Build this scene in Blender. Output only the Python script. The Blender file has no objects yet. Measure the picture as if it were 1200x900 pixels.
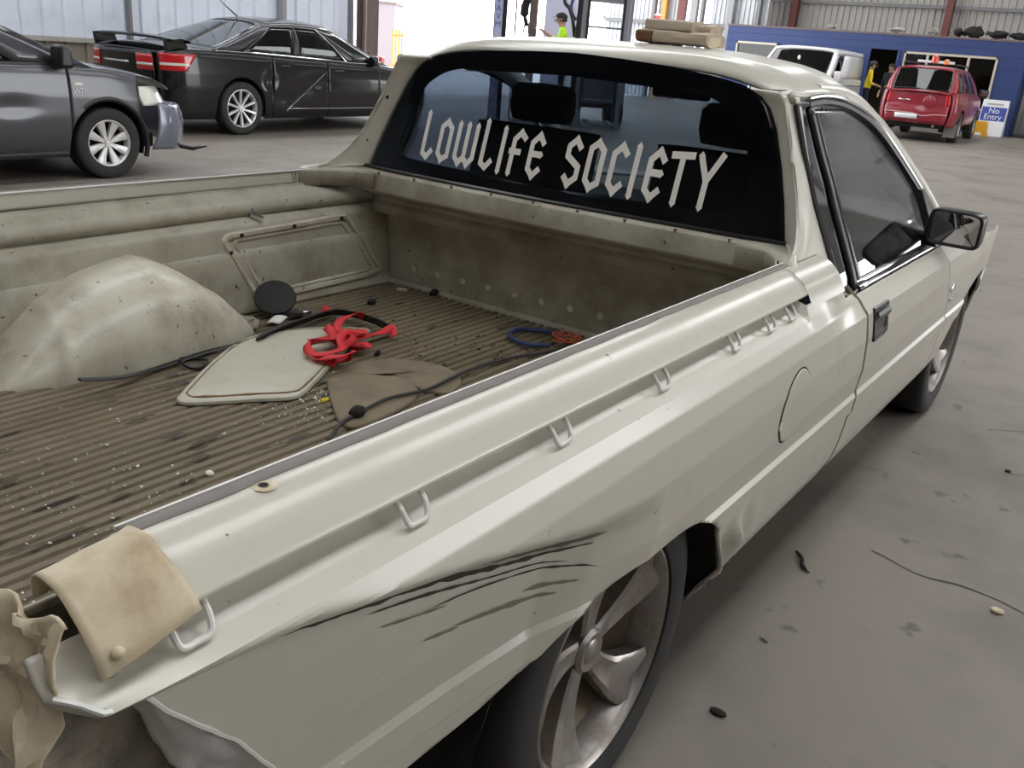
import bpy, bmesh, math, random
from mathutils import Vector, Matrix, noise as mnoise
random.seed(7)
mnoise.seed_set(5)
sc = bpy.context.scene
COL = sc.collection
# ------------------------------------------------------------------ camera
CP = (1.45904, -1.31378, 1.40520); YAW, PITCH, ROLL, FPX = -0.595299, -0.355874, 0.081411, 1072.3
cam_d = bpy.data.cameras.new('camera'); cam = bpy.data.objects.new('camera', cam_d); COL.objects.link(cam)
fw = Vector((math.sin(YAW)*math.cos(PITCH), math.cos(YAW)*math.cos(PITCH), math.sin(PITCH)))
rt = Vector((math.cos(YAW), -math.sin(YAW), 0)); up = rt.cross(fw)
rt2 = rt*math.cos(ROLL)+up*math.sin(ROLL); up2 = -rt*math.sin(ROLL)+up*math.cos(ROLL)
cam.matrix_world = Matrix(((rt2.x, up2.x, -fw.x, CP[0]), (rt2.y, up2.y, -fw.y, CP[1]), (rt2.z, up2.z, -fw.z, CP[2]), (0, 0, 0, 1)))
cam_d.sensor_width = 36.0; cam_d.lens = 36.0*FPX/1200.0; cam_d.clip_start = 0.02; cam_d.clip_end = 500
sc.camera = cam
# ------------------------------------------------------------------ light
w = bpy.data.worlds.new('world'); sc.world = w; w.use_nodes = True
bg = w.node_tree.nodes['Background']; bg.inputs[0].default_value = (0.97, 0.985, 1.0, 1); bg.inputs[1].default_value = 5.5
sc.view_settings.view_transform = 'Standard'; sc.view_settings.look = 'None'; sc.view_settings.gamma = 1
sc.view_settings.use_curve_mapping = False; sc.view_settings.exposure = 0.0
sc.cycles.max_bounces = 7; sc.cycles.diffuse_bounces = 4; sc.cycles.glossy_bounces = 4; sc.cycles.transparent_max_bounces = 12
sc.cycles.sample_clamp_indirect = 6.0
# ------------------------------------------------------------------ helpers
def R(d): return math.radians(d)
def interp(v, xs, ys):
    if v <= xs[0]: return ys[0]
    for i in range(1, len(xs)):
        if v <= xs[i]:
            t = (v-xs[i-1])/(xs[i]-xs[i-1]); return ys[i-1]+t*(ys[i]-ys[i-1])
    return ys[-1]
def sst(a, b, v):
    t = max(0, min(1, (v-a)/(b-a))); return t*t*(3-2*t)
def lin(a, b, n): return [a+(b-a)*i/(n-1) for i in range(n)]
def catmull(pts, n=6):
    P = [Vector(p) for p in pts]; out = []
    for i in range(len(P)-1):
        p0 = P[max(i-1, 0)]; p1 = P[i]; p2 = P[i+1]; p3 = P[min(i+2, len(P)-1)]
        for k in range(n):
            t = k/n
            out.append(0.5*((2*p1)+(-p0+p2)*t+(2*p0-5*p1+4*p2-p3)*t*t+(-p0+3*p1-3*p2+p3)*t**3))
    out.append(P[-1]); return out
class B:
    def __init__(s): s.v = []; s.f = []
    def quad_grid(s, rows, closed=False):
        b = len(s.v); n = len(rows[0])
        for r in rows: s.v += [tuple(p) for p in r]
        for i in range(len(rows)-1):
            for j in range(n if closed else n-1):
                k = (j+1) % n
                s.f.append((b+i*n+j, b+i*n+k, b+(i+1)*n+k, b+(i+1)*n+j))
        return s
    def grid(s, fn, us, vs): return s.quad_grid([[fn(u, v) for v in vs] for u in us])
    def box(s, c, d, rot=None):
        b = len(s.v); M = rot if rot is not None else Matrix.Identity(3)
        for x in (-.5, .5):
            for y in (-.5, .5):
                for z in (-.5, .5): s.v.append(tuple(Vector(c)+M@Vector((x*d[0], y*d[1], z*d[2]))))
        for q in ((0, 1, 3, 2), (4, 6, 7, 5), (0, 4, 5, 1), (2, 3, 7, 6), (0, 2, 6, 4), (1, 5, 7, 3)): s.f.append(tuple(b+i for i in q))
        return s
    def tube(s, pts, r, n=8, cap=True, sq=None):
        P = [Vector(p) for p in pts]; b = len(s.v); m = len(P); prev = None
        for i, p in enumerate(P):
            t = (P[min(i+1, m-1)]-P[max(i-1, 0)]); t.normalize()
            a = prev if prev is not None else (Vector((0, 0, 1)) if abs(t.z) < .9 else Vector((1, 0, 0)))
            a = (a-t*a.dot(t)); a.normalize(); prev = a; c = t.cross(a)
            rr = r[i] if isinstance(r, (list, tuple)) else r
            for k in range(n):
                an = 2*math.pi*k/n
                q = sq or (1, 1)
                s.v.append(tuple(p+a*(math.cos(an)*rr*q[0])+c*(math.sin(an)*rr*q[1])))
        for i in range(m-1):
            for k in range(n):
                k2 = (k+1) % n; s.f.append((b+i*n+k, b+i*n+k2, b+(i+1)*n+k2, b+(i+1)*n+k))
        if cap:
            s.f.append(tuple(b+k for k in range(n-1, -1, -1))); s.f.append(tuple(b+(m-1)*n+k for k in range(n)))
        return s
    def lathe(s, prof, n=32, axis='x', c=(0, 0, 0)):   # prof: (along axis, radius)
        rows = []
        for a, r in prof:
            row = []
            for k in range(n):
                an = 2*math.pi*k/n; u = r*math.cos(an); v = r*math.sin(an)
                q = (a, u, v) if axis == 'x' else ((u, a, v) if axis == 'y' else (u, v, a))
                row.append((c[0]+q[0], c[1]+q[1], c[2]+q[2]))
            rows.append(row)
        return s.quad_grid(rows, True)
    def prism(s, poly, fn, d0, d1):    # poly of 2D points, fn(a,b,d)->xyz
        b = len(s.v); n = len(poly)
        for d in (d0, d1):
            for a, c in poly: s.v.append(tuple(fn(a, c, d)))
        s.f.append(tuple(b+i for i in range(n))); s.f.append(tuple(b+n+i for i in range(n-1, -1, -1)))
        for i in range(n):
            j = (i+1) % n; s.f.append((b+i, b+n+i, b+n+j, b+j))
        return s
    def ribbon(s, pts, wv, th=0.0):    # flat strip along pts, half-width vectors
        rows = []
        for p, q in zip(pts, wv):
            p = Vector(p); q = Vector(q); rows.append([p-q, p+q])
        return s.quad_grid(rows)
    def ball(s, c, r, nu=10, nv=7):
        rows = []
        for i in range(nv+1):
            th = math.pi*i/nv
            rr = r if isinstance(r, (list, tuple)) else (r, r, r)
            rows.append([(c[0]+rr[0]*math.sin(th)*math.cos(2*math.pi*k/nu), c[1]+rr[1]*math.sin(th)*math.sin(2*math.pi*k/nu), c[2]+rr[2]*math.cos(th)) for k in range(nu)])
        return s.quad_grid(rows, True)
    def mirx(s):
        s.v = [(-x, y, z) for x, y, z in s.v]; s.f = [tuple(reversed(f)) for f in s.f]; return s
    def xf(s, fn): s.v = [tuple(fn(Vector(p))) for p in s.v]; return s
    def build(s, name, mat, parent=None, smooth=True, solid=0, bevel=0, weld=1e-5, sub=0, label=None, angle=40, off=-1):
        me = bpy.data.meshes.new(name); me.from_pydata(s.v, [], s.f)
        bm = bmesh.new(); bm.from_mesh(me)
        if weld:
            bmesh.ops.remove_doubles(bm, verts=bm.verts, dist=weld)
            bmesh.ops.dissolve_degenerate(bm, edges=bm.edges, dist=weld)
        bmesh.ops.recalc_face_normals(bm, faces=bm.faces)
        if smooth:
            for f in bm.faces: f.smooth = True
            ca = math.radians(angle)
            for e in bm.edges:
                if len(e.link_faces) == 2 and e.calc_face_angle(0) > ca: e.smooth = False
        bm.to_mesh(me); bm.free()
        me.materials.append(mat)
        o = bpy.data.objects.new(name, me); COL.objects.link(o)
        if parent is not None: o.parent = parent
        if solid:
            m = o.modifiers.new('solid', 'SOLIDIFY'); m.thickness = solid; m.offset = off
        if bevel:
            m = o.modifiers.new('bevel', 'BEVEL'); m.width = bevel; m.segments = 2; m.limit_method = 'ANGLE'; m.angle_limit = R(40)
        if sub:
            m = o.modifiers.new('sub', 'SUBSURF'); m.levels = sub; m.render_levels = sub
        if label: o['label'] = label
        return o
def tag(o, label, cat, group=None, kind=None):
    if kind != 'structure' and cat: o['label'] = label; o['category'] = cat
    elif label: o['label'] = label
    if group: o['group'] = group
    if kind: o['kind'] = kind
    return o
def empty(name, loc=(0, 0, 0), rz=0, label=None, cat=None, group=None):
    o = bpy.data.objects.new(name, None); COL.objects.link(o); o.location = loc; o.rotation_euler = (0, 0, rz); o.empty_display_size = .2
    if label: tag(o, label, cat, group)
    return o
def dup(o, parent=None, loc=None, rot=None):
    c = o.copy(); COL.objects.link(c)
    if parent is not None: c.parent = parent
    if loc is not None: c.location = loc
    if rot is not None: c.rotation_euler = rot
    for ch in list(o.children):
        dup(ch, c)
    return c
# ------------------------------------------------------------------ materials
def mat(name, col, rough=.5, metal=0, coat=0, var=.0, vscale=6, dirt=None, dirtamt=0, dscale=3, bump=0, bscale=60, spec=.5, emit=None, estr=0, stretch=None, coatr=.08, spots=None):
    m = bpy.data.materials.new(name); m.use_nodes = True; nt = m.node_tree; N = nt.nodes; L = nt.links
    b = N['Principled BSDF']; b.inputs['Base Color'].default_value = (*col, 1); b.inputs['Roughness'].default_value = rough
    b.inputs['Metallic'].default_value = metal; b.inputs['Coat Weight'].default_value = coat; b.inputs['Coat Roughness'].default_value = coatr
    b.inputs['Specular IOR Level'].default_value = spec
    if emit: b.inputs['Emission Color'].default_value = (*emit, 1); b.inputs['Emission Strength'].default_value = estr
    tc = None
    def coord():
        nonlocal tc
        if tc is None:
            t = N.new('ShaderNodeTexCoord'); tc = t.outputs['Object']
            if stretch:
                mp = N.new('ShaderNodeMapping'); mp.inputs['Scale'].default_value = stretch; L.new(tc, mp.inputs[0]); tc = mp.outputs[0]
        return tc
    cur = None
    if var:
        n = N.new('ShaderNodeTexNoise'); n.inputs['Scale'].default_value = vscale; n.inputs['Detail'].default_value = 6; L.new(coord(), n.inputs[0])
        mx = N.new('ShaderNodeMix'); mx.data_type = 'RGBA'; mx.inputs[6].default_value = (*[c*(1-var) for c in col], 1); mx.inputs[7].default_value = (*[min(1, c*(1+var)) for c in col], 1)
        L.new(n.outputs[0], mx.inputs[0]); cur = mx.outputs[2]
    if dirt:
        n = N.new('ShaderNodeTexNoise'); n.inputs['Scale'].default_value = dscale; n.inputs['Detail'].default_value = 9; n.inputs['Roughness'].default_value = .65; L.new(coord(), n.inputs[0])
        cr = N.new('ShaderNodeValToRGB'); cr.color_ramp.elements[0].position = .62-.3*dirtamt; cr.color_ramp.elements[1].position = .78-.15*dirtamt
        cr.color_ramp.elements[1].color = (dirtamt, dirtamt, dirtamt, 1); L.new(n.outputs[0], cr.inputs[0])
        mx = N.new('ShaderNodeMix'); mx.data_type = 'RGBA'; mx.inputs[7].default_value = (*dirt, 1)
        if cur is not None: L.new(cur, mx.inputs[6])
        else: mx.inputs[6].default_value = (*col, 1)
        L.new(cr.outputs[0], mx.inputs[0]); cur = mx.outputs[2]
        ma = N.new('ShaderNodeMath'); ma.operation = 'MULTIPLY_ADD'; ma.inputs[1].default_value = .8-rough; ma.inputs[2].default_value = rough; L.new(cr.outputs[0], ma.inputs[0]); L.new(ma.outputs[0], b.inputs['Roughness'])
    if spots:
        n = N.new('ShaderNodeTexNoise'); n.inputs['Scale'].default_value = spots[1]; n.inputs['Detail'].default_value = 3; L.new(coord(), n.inputs[0])
        cr = N.new('ShaderNodeValToRGB'); cr.color_ramp.elements[0].position = spots[2]; cr.color_ramp.elements[1].position = spots[2]+.05; L.new(n.outputs[0], cr.inputs[0])
        mx = N.new('ShaderNodeMix'); mx.data_type = 'RGBA'; mx.inputs[7].default_value = (*spots[0], 1)
        if cur is not None: L.new(cur, mx.inputs[6])
        else: mx.inputs[6].default_value = (*col, 1)
        L.new(cr.outputs[0], mx.inputs[0]); cur = mx.outputs[2]
    if cur is not None: L.new(cur, b.inputs['Base Color'])
    if bump:
        n = N.new('ShaderNodeTexNoise'); n.inputs['Scale'].default_value = bscale; n.inputs['Detail'].default_value = 5; L.new(coord(), n.inputs[0])
        bp = N.new('ShaderNodeBump'); bp.inputs['Strength'].default_value = bump; bp.inputs['Distance'].default_value = .01; L.new(n.outputs[0], bp.inputs['Height']); L.new(bp.outputs[0], b.inputs['Normal'])
    return m
def glass(name, tint, gloss=.12, rough=.02, opaque=0.0, facing=True):
    m = bpy.data.materials.new(name); m.use_nodes = True; nt = m.node_tree; N = nt.nodes; L = nt.links
    for n in list(N): N.remove(n)
    o = N.new('ShaderNodeOutputMaterial'); t = N.new('ShaderNodeBsdfTransparent'); t.inputs[0].default_value = (*tint, 1)
    g = N.new('ShaderNodeBsdfGlossy'); g.inputs['Roughness'].default_value = rough; g.inputs[0].default_value = (1, 1, 1, 1)
    lw = N.new('ShaderNodeLayerWeight'); lw.inputs[0].default_value = .5
    pw = N.new('ShaderNodeMath'); pw.operation = 'POWER'; pw.inputs[1].default_value = 4.0; L.new(lw.outputs['Facing'], pw.inputs[0])
    ma = N.new('ShaderNodeMath'); ma.operation = 'MULTIPLY_ADD'; ma.inputs[1].default_value = .75; ma.inputs[2].default_value = .02+gloss*.12; L.new(pw.outputs[0], ma.inputs[0])
    mx = N.new('ShaderNodeMixShader'); L.new(ma.outputs[0], mx.inputs[0]); L.new(t.outputs[0], mx.inputs[1]); L.new(g.outputs[0], mx.inputs[2])
    L.new(mx.outputs[0], o.inputs[0]); return m
M = {}
M['paint'] = mat('ute_paint', (.56, .535, .455), rough=.30, coat=.35, var=.05, vscale=2.5, dirt=(.30, .26, .19), dirtamt=.22, dscale=5, coatr=.12, spots=((.12, .10, .07), 55, .735))
M['tray_paint'] = mat('tray_paint', (.43, .405, .325), rough=.5, var=.16, vscale=4, dirt=(.17, .14, .095), dirtamt=.7, dscale=5, bump=.05, bscale=40, spots=((.08, .06, .045), 50, .685))
M['arch_paint'] = mat('tray_arch_paint', (.56, .53, .43), rough=.38, coat=.15, var=.08, vscale=5, dirt=(.22, .17, .11), dirtamt=.65, dscale=7, spots=((.10, .075, .05), 55, .68))
M['crumpled'] = mat('crumpled_paint', (.62, .53, .37), rough=.4, var=.15, vscale=9, dirt=(.25, .15, .07), dirtamt=.6, dscale=9, bump=.15, bscale=20)
M['mat'] = mat('ribbed_floor', (.135, .106, .064), rough=.65, var=.4, vscale=5, dirt=(.24, .20, .135), dirtamt=.6, dscale=3.5, bump=.25, bscale=90, stretch=(1, .35, 1), spots=((.05, .04, .025), 26, .62))
M['seal'] = mat('seal_strip', (.20, .18, .165), rough=.7, var=.15, vscale=20, bump=.1)
M['olive'] = mat('olive_seal', (.16, .14, .07), rough=.6, var=.2, vscale=20)
M['black'] = mat('black_plastic', (.012, .012, .013), rough=.35)
M['rubber'] = mat('tyre_rubber', (.02, .019, .019), rough=.75, var=.3, vscale=12)
M['dark'] = mat('underbody_dark', (.012, .011, .011), rough=.9)
M['chrome'] = mat('chrome_trim', (.72, .73, .76), rough=.12, metal=1)
M['alloy'] = mat('dirty_alloy', (.36, .33, .31), rough=.32, metal=.75, var=.12, vscale=9, dirt=(.14, .10, .06), dirtamt=.6, dscale=10)
M['barrel'] = mat('brake_dust_barrel', (.17, .13, .085), rough=.6, metal=.3, var=.25, vscale=14)
M['white'] = mat('white_wire', (.74, .73, .69), rough=.35, coat=.2)
M['rust'] = mat('rust', (.16, .075, .03), rough=.8, var=.4, vscale=30)
M['grime'] = mat('grime_panel', (.36, .32, .25), rough=.7, var=.35, vscale=7, dirt=(.045, .038, .03), dirtamt=.85, dscale=10, bump=.2, bscale=25)
M['frit'] = mat('window_border', (.006, .0065, .008), rough=.12, coat=.3)
M['glass_rear'] = glass('tinted_rear_glass', (.43, .48, .54), .10)
M['glass_side'] = glass('tinted_side_glass', (.62, .64, .68), .5)
M['glass_clear'] = glass('windscreen_glass', (.9, .93, .93), .1)
M['letter'] = mat('white_vinyl', (.80, .76, .70), rough=.55)
M['cloth'] = mat('seat_cloth', (.03, .032, .036), rough=.9)
M['scrape'] = mat('scrape_and_shade_mark', (.045, .038, .028), rough=.8)
M['smudge_and_shade'] = mat('smudge_and_shade_mark', (.20, .175, .13), rough=.7)
# ================================================================== UTE
ute = empty('utility_pickup', (0, 0, 0), 0, 'cream two-door utility pickup with dented side, filling the foreground', 'pickup truck')
PZ = [.20, .25, .28, .30, .36, .42, .47, .505, .518, .57, .582, .65, .75, .82, .86, .885, .893, .90, .915, .93]
PX = [.79, .815, .832, .845, .872, .885, .893, .897, .906, .912, .906, .917, .922, .919, .911, .898, .880, .864, .847, .838]
PZ2 = [.20, .25, .28, .30, .36, .42, .47, .505, .518, .57, .582, .65, .75, .82, .86, .875, .89, .91, .95, .98]
PX2 = [.79, .815, .832, .845, .872, .885, .893, .897, .906, .912, .906, .917, .922, .919, .911, .902, .893, .884, .866, .85]
PX3 = [.79, .815, .832, .845, .872, .885, .893, .897, .906, .912, .906, .917, .922, .917, .889, .868, .858, .850, .832, .82]
def sill_dent(y, z):
    a = math.exp(-((y-.42)/.10)**2-((z-.40)/.07)**2)*.022*math.sin(55*y+40*z)
    return a
def fside(y, z, damaged=True):
    a = interp(z, PZ, PX); b = interp(z, PZ2, PX2)
    t = sst(.645, .66, y); x = a*(1-t)+b*t
    if y > .75: t = sst(.75, 1.05, y); x = x*(1-t)+interp(z, PZ2, PX3)*t
    if y > 2.55:   # nose taper
        x -= .10*((y-2.55)/1.2)**2
    # wheel-arch lip
    if damaged:
        if y < -.05:
            zc = interp(y, [-1.0, -.8, -.55, -.3, -.05], [.845, .83, .785, .725, .70])
            A = interp(y, [-1.05, -.8, -.5, -.32, -.22, -.05], [.10, .088, .072, .056, .028, 0])
            x -= A*sst(-.050, .012, zc-z)
        x -= sill_dent(y, z)
    return x
ARCH_R = dict(c=0.0, hw=.40, top=.605, z0=.22); ARCH_F = dict(c=2.94, hw=.385, top=.655, z0=.22)
def zarch(y, a):
    t = (y-a['c'])/a['hw']
    if abs(t) >= 1: return None
    return a['z0']+(a['top']-a['z0'])*(1-abs(t)**2.6)**(1/2.2)
def zlow(y):
    for a in (ARCH_R, ARCH_F):
        z = zarch(y, a)
        if z is not None: return max(z, .23)
    return .255 if y < .0 else .275
def zrear(y): return interp(y, [-.9, -.5, -.40, -.30, -.2], [.44, .462, .475, .50, .2])
def gap_rear(z): return interp(z, [.2, .30, .40, .53, .574, .66, .743, .823, .90], [1.19, 1.205, 1.21, 1.185, 1.18, 1.157, 1.118, 1.085, 1.06])
def gap_front(z): return interp(z, [.2, .56, .67, .79, .88, .92], [2.42, 2.335, 2.21, 2.10, 2.04, 2.02])
ZL = sorted(set([round(.2+.0145*i, 4) for i in range(51)]+[round(.60+.005*i, 4) for i in range(60)]+PZ+PZ2))
def tail_low(y):   # torn lower edge behind the wheel
    return interp(y, [-1.04, -1.01, -.975, -.93, -.895, -.87, -.83, -.79, -.76], [.905, .89, .865, .82, .775, .745, .70, .64, .58])
def side_panel(name, ya, yb, y0, y1, zmax, mirror=False, zl=None, damaged=True, mat_=None, label=None):
    ys = []; y = ya
    while y < yb+1e-6: ys.append(y); y += .0125 if y > 0 else (.007 if y > -.70 else .004)
    for a in (ARCH_R, ARCH_F):
        for s in (-1, 1):
            for e in (.0005, .002, .006): ys.append(a['c']+s*(a['hw']-e))
            ys.append(a['c']+s*(a['hw']+.0003))
    ys = sorted(q for q in ys if ya-1e-6 <= q <= yb+1e-6)
    rows = []
    for yc in ys:
        row = []
        for z in ZL:
            lo = zlow(yc)
            if yc < -.2: lo = max(lo, zrear(yc))
            if damaged and yc < -.75: lo = max(lo, tail_low(yc))
            zz = min(max(z, lo), zmax(yc)); yy = min(max(yc, y0(zz)), y1(zz))
            row.append((fside(yy, zz, damaged), yy, zz))
        rows.append(row)
    b = B().quad_grid(rows)
    if mirror: b.mirx()
    return b.build(name, mat_ or M['paint'], ute, solid=.008, weld=2e-4, angle=28, label=label)
for mir in (False, True):
    dm = not mir
    side_panel('quarter_panel', -1.035, 1.24, lambda z: -2, lambda z: gap_rear(z)-.008, lambda y: .93 if y < .655 else (.915 if y < 1.0 else .872), mir, damaged=dm)
    d = side_panel('door', 1.04, 2.44, lambda z: gap_rear(z)+.008, lambda z: gap_front(z)-.003, lambda y: .868, mir, damaged=False)
    side_panel('front_fender', 2.0, 3.62, lambda z: gap_front(z)+.003, lambda z: 9, lambda y: .868-.10*sst(2.3, 3.7, y), mir, damaged=False)
    if not mir: door = d
# door seal in the rear gap, sub-parts of the door
B().tube([(fside(gap_rear(z), z, False)-.0065, gap_rear(z)-.001, z) for z in lin(.28, .885, 40)], .0085, 6).build('door_seal', M['olive'], door, label='olive-brown seal along rear door gap')
# door handle recess
def sidepatch(poly_fn, ny, nz, off):
    pass
def onside(y, z, o=0): return Vector((fside(y, z, False)+o, y, z))
hb = B(); hb.grid(lambda u, v: onside(1.145+.135*u+.035*(1-v), .735+.085*v, .004-(.003 if .12 < u < .88 and .15 < v < .85 else 0)), lin(0, 1, 17), lin(0, 1, 15))
hb.build('handle_recess', M['black'], door, angle=30)
hb = B(); hb.grid(lambda u, v: onside(1.165+.115*u, .788+.026*v, .007+.006*math.sin(math.pi*v)), lin(0, 1, 9), lin(0, 1, 5)); hb.build('handle_flap', M['black'], door)
B().tube([onside(1.143, .825, .003), onside(1.28, .825, .003), onside(1.282, .733, .003), onside(1.18, .733, .003), onside(1.143, .825, .003)], .004, 6).build('handle_surround', M['black'], door)
# fuel door
fb = B()
fy, fz, fr = .585, .712, .078
fb.quad_grid([[onside(fy+r*math.cos(a), fz+r*1.08*math.sin(a), .0025) for a in lin(0, 2*math.pi, 41)] for r in (0.0, .03, .055, .072, fr-.003, fr)])
fuel = fb.build('fuel_flap', M['paint'], ute, solid=.002)
B().tube([onside(fy+fr*1.03*math.cos(a), fz+fr*1.11*math.sin(a), -.0005) for a in lin(0, 2*math.pi, 41)], .0022, 5).build('flap_gap', M['dark'], fuel)
B().ball(onside(fy-.073, fz-.028, .002), (.003, .007, .012), 8, 6).build('flap_stop', M['white'], fuel)
# ---- rail (bedside top), right and left
RAILY0, RAILY1 = -.928, .885
def rail_prof(s, wob=0):
    return catmull([(.782, .935), (.784, .968), (.790, .976), (.812, .978), (.835, .972), (.855, .957), (.866, .944), (.872, .934), (.868, .929), (.845, .929)], 3)
for mir in (False, True):
    pr = catmull([(.785, .935, 0), (.785, .968, 0), (.790, .977, 0), (.812, .978, 0), (.833, .972, 0), (.853, .957, 0), (.865, .944, 0), (.872, .936, 0), (.867, .930, 0), (.836, .931, 0)], 3)
    y1 = .69
    rows = []
    for y in lin(RAILY0, y1, 60):
        rows.append([(p.x, y, p.y) for p in pr])
    b = B().quad_grid(rows)
    if mir: b.mirx()
    rail = b.build('side_rail', M['paint'], ute, solid=.003)
    # inner weld flange and dirty seal strip along the inner edge
    b = B().quad_grid([[(.784+.004*math.sin(37*y)*.3, y, .9795), (.805+.0025*mnoise.noise((y*14, 0, 0)), y, .9800)] for y in lin(-.922, .93, 120)])
    if mir: b.mirx()
    b.build('seal_strip', M['seal'], rail, solid=.0015, label='grey-brown sealant strip on rail edge')
    b = B().tube([(.783, y, .978) for y in lin(-.922, .9, 30)], .0025, 6)
    if mir: b.mirx()
    b.build('weld_edge', M['white'], rail)
    # rail nose towards cab
    pc_ = catmull([(.785, .935, 0), (.785, .968, 0), (.790, .977, 0), (.812, .978, 0), (.833, .972, 0), (.853, .957, 0), (.866, .942, 0), (.877, .925, 0), (.887, .905, 0)], 3)
    b = B().quad_grid([[(p.x, .693+.24*t, p.y) for p in pc_] for t in (0, .25, .5, .75, 1)])
    if mir: b.mirx()
    b.build('rail_corner', M['paint'], ute)
# rust hole in the rail
B().lathe([(.0011, 0.0001), (.0012, .005)], 14, 'z', (.812, -.78, .978)).build('rail_hole', M['dark'], ute)
B().lathe([(.0004, .005), (.0010, .008), (.0002, .013)], 14, 'z', (.812, -.78, .978)).build('rust_ring', M['crumpled'], ute)
# tie-down hooks under the rail
hookm = B().tube(catmull([(.852, -.020, .936), (.872, -.019, .918), (.880, -.015, .902), (.880, 0, .8995), (.880, .015, .902), (.872, .019, .918), (.852, .020, .936)], 5), .0034, 8)
hk = None
for y in (-.912, -.622, -.320, -.018, .282, .465, .585):
    if hk is None: hk = hookm.build('tie_down_hook', M['white'], ute); hk.location = (0, y, 0)
    else: dup(hk, ute, (0, y, 0))
# channel end notch towards the cab
B().quad_grid([[(.85, .62+.02*k, .93) , (.858, .635+.015*k, .91), (.872, .65, .895), (.896, .66, .886)] for k in (0, 1)]).build('channel_end', M['paint'], ute, solid=.004)
# ---- cab: sail panel / pillars
GZ = [.86, .875, .90, 1.083, 1.2, 1.32, 1.36]; GX = [.862, .850, .842, .750, .700, .655, .630]
def gh(z): return interp(z, GZ, GX)
HWZ = [.985, 1.08, 1.165, 1.25, 1.30, 1.33, 1.35, 1.365, 1.378, 1.387, 1.392]; HWX = [.718, .690, .660, .624, .594, .560, .507, .425, .305, .15, 0]
def hw(z): return interp(z, HWZ, HWX)
def gy(x, z): return .905+.115*(z-.985)/.4+.035*(x/.7)**2
def cy(z): return interp(z, [.93, .955, .975, .99, 1.01, 1.05, 1.10, 1.2, 1.33], [.70, .715, .745, .80, .845, .895, .930, .962, .985])
for mir in (False, True):
    rows = []
    for z in [.936, .945, .955, .965, .972, .98, .99, 1.0, 1.015, 1.03]+lin(1.05, 1.34, 20):
        gx = min(hw(max(z, .985)), .60 if z > 1.29 else 9)
        gyy = gy(gx, max(z, .985))
        ox = gh(z)
        if z < .985: gx = .80; gyy = .76
        P = [(gx, gyy, z), (gx+.012, gyy-.012, z), ((gx+ox)/2+.012, (gyy+cy(z))/2-.014, z), (ox-.012, cy(z)+.0, z), (ox, cy(z)+.05, z), (ox, (cy(z)+1.06)/2+.02, z), (ox, 1.012, z)]
        rows.append(catmull(P, 5))
    b = B().quad_grid(rows)
    if mir: b.mirx()
    b.build('sail_panel', M['paint'], ute, solid=.006, angle=60)
for q in ((1.21, .03), (1.07, .035)):
    z = q[0]; x = -(hw(z)+.03); B().ball((x, gy(hw(z), z)-.022, z), (.007, .005, .007), 8, 6).build('pillar_bolt', M['dark'], ute)
# roof
def zroof(x, y):
    zc = interp(y, [.93, 1.0, 1.03, 1.08, 1.2, 1.4, 1.6, 1.76], [1.377, 1.392, 1.404, 1.417, 1.431, 1.437, 1.43, 1.405])
    a = abs(x)/.645
    return zc-.012*a*a-.082*a**5
rows = []
for u in lin(-1, 1, 49):
    row = []
    for t in lin(0, 1, 28):
        x = .648*u; yr = gy(min(abs(x), .60), 1.39)-.002 + .02*abs(u)**4
        y = yr+(1.50+.27*(1-abs(u)**2.2)-yr)*t
        z = zroof(x, y)-.018*(1-min(1, t*9))**2
        row.append((x, y, z))
    rows.append(row)
B().quad_grid(rows).build('roof', M['paint'], ute, solid=.008, angle=60)
# roof seam
B().tube([(s*x, gy(.6, 1.36)-.008+.16*k, zroof(x, 1.0+.16*k)+.001) for s in (1,) for k, x in ((0, .565), (.35, .60), (.7, .625))], .0022, 5).build('roof_seam', M['smudge_and_shade'], ute)
# rear window
def gpt(x, z, o=0): return Vector((x, gy(x, z)-o, z))
zs = [.985, .99]+lin(1.0, 1.30, 26)+[1.315, 1.33, 1.34, 1.35, 1.358, 1.365, 1.372, 1.378, 1.383, 1.387, 1.390, 1.392]
rw = B().quad_grid([[gpt(u*hw(z), z) for u in lin(-1, 1, 61)] for z in zs]).build('rear_window', M['glass_rear'], ute, solid=.003)
# black border: outer outline to inner outline ring
def ring_pt(a, k):   # a 0..1 around ; k 0 outer 1 inner
    pass
outer = []; inner = []
zi = lin(.985, 1.392, 40)
def inner_hw(z):
    z0, z1 = 1.035, 1.318
    if z <= z0 or z >= z1: return 0
    c = .10; W = hw(z)-.085
    if z < z0+c: W -= c-math.sqrt(max(0, c*c-(z0+c-z)**2))
    if z > z1-c: W -= (c-math.sqrt(max(0, c*c-(z-(z1-c))**2)))
    return max(W, 0)
zz = sorted(set([round(v, 4) for v in zs+lin(1.0352, 1.3178, 50)]))
fb = B()
fb.quad_grid([[gpt(s, z, .0022) for s in [(-hw(z)+(hw(z)-inner_hw(z))*k/8) for k in range(9)]] for z in zz])
fb.quad_grid([[gpt(s, z, .0022) for s in [(hw(z)-(hw(z)-inner_hw(z))*k/8) for k in range(9)]] for z in zz])
fb.build('window_border', M['frit'], rw, label='black printed border of the rear window')
B().tube([gpt(u*.722, .986, .006) for u in lin(-1, 1, 40)], .009, 6).build('window_seal', M['black'], rw)
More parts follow.
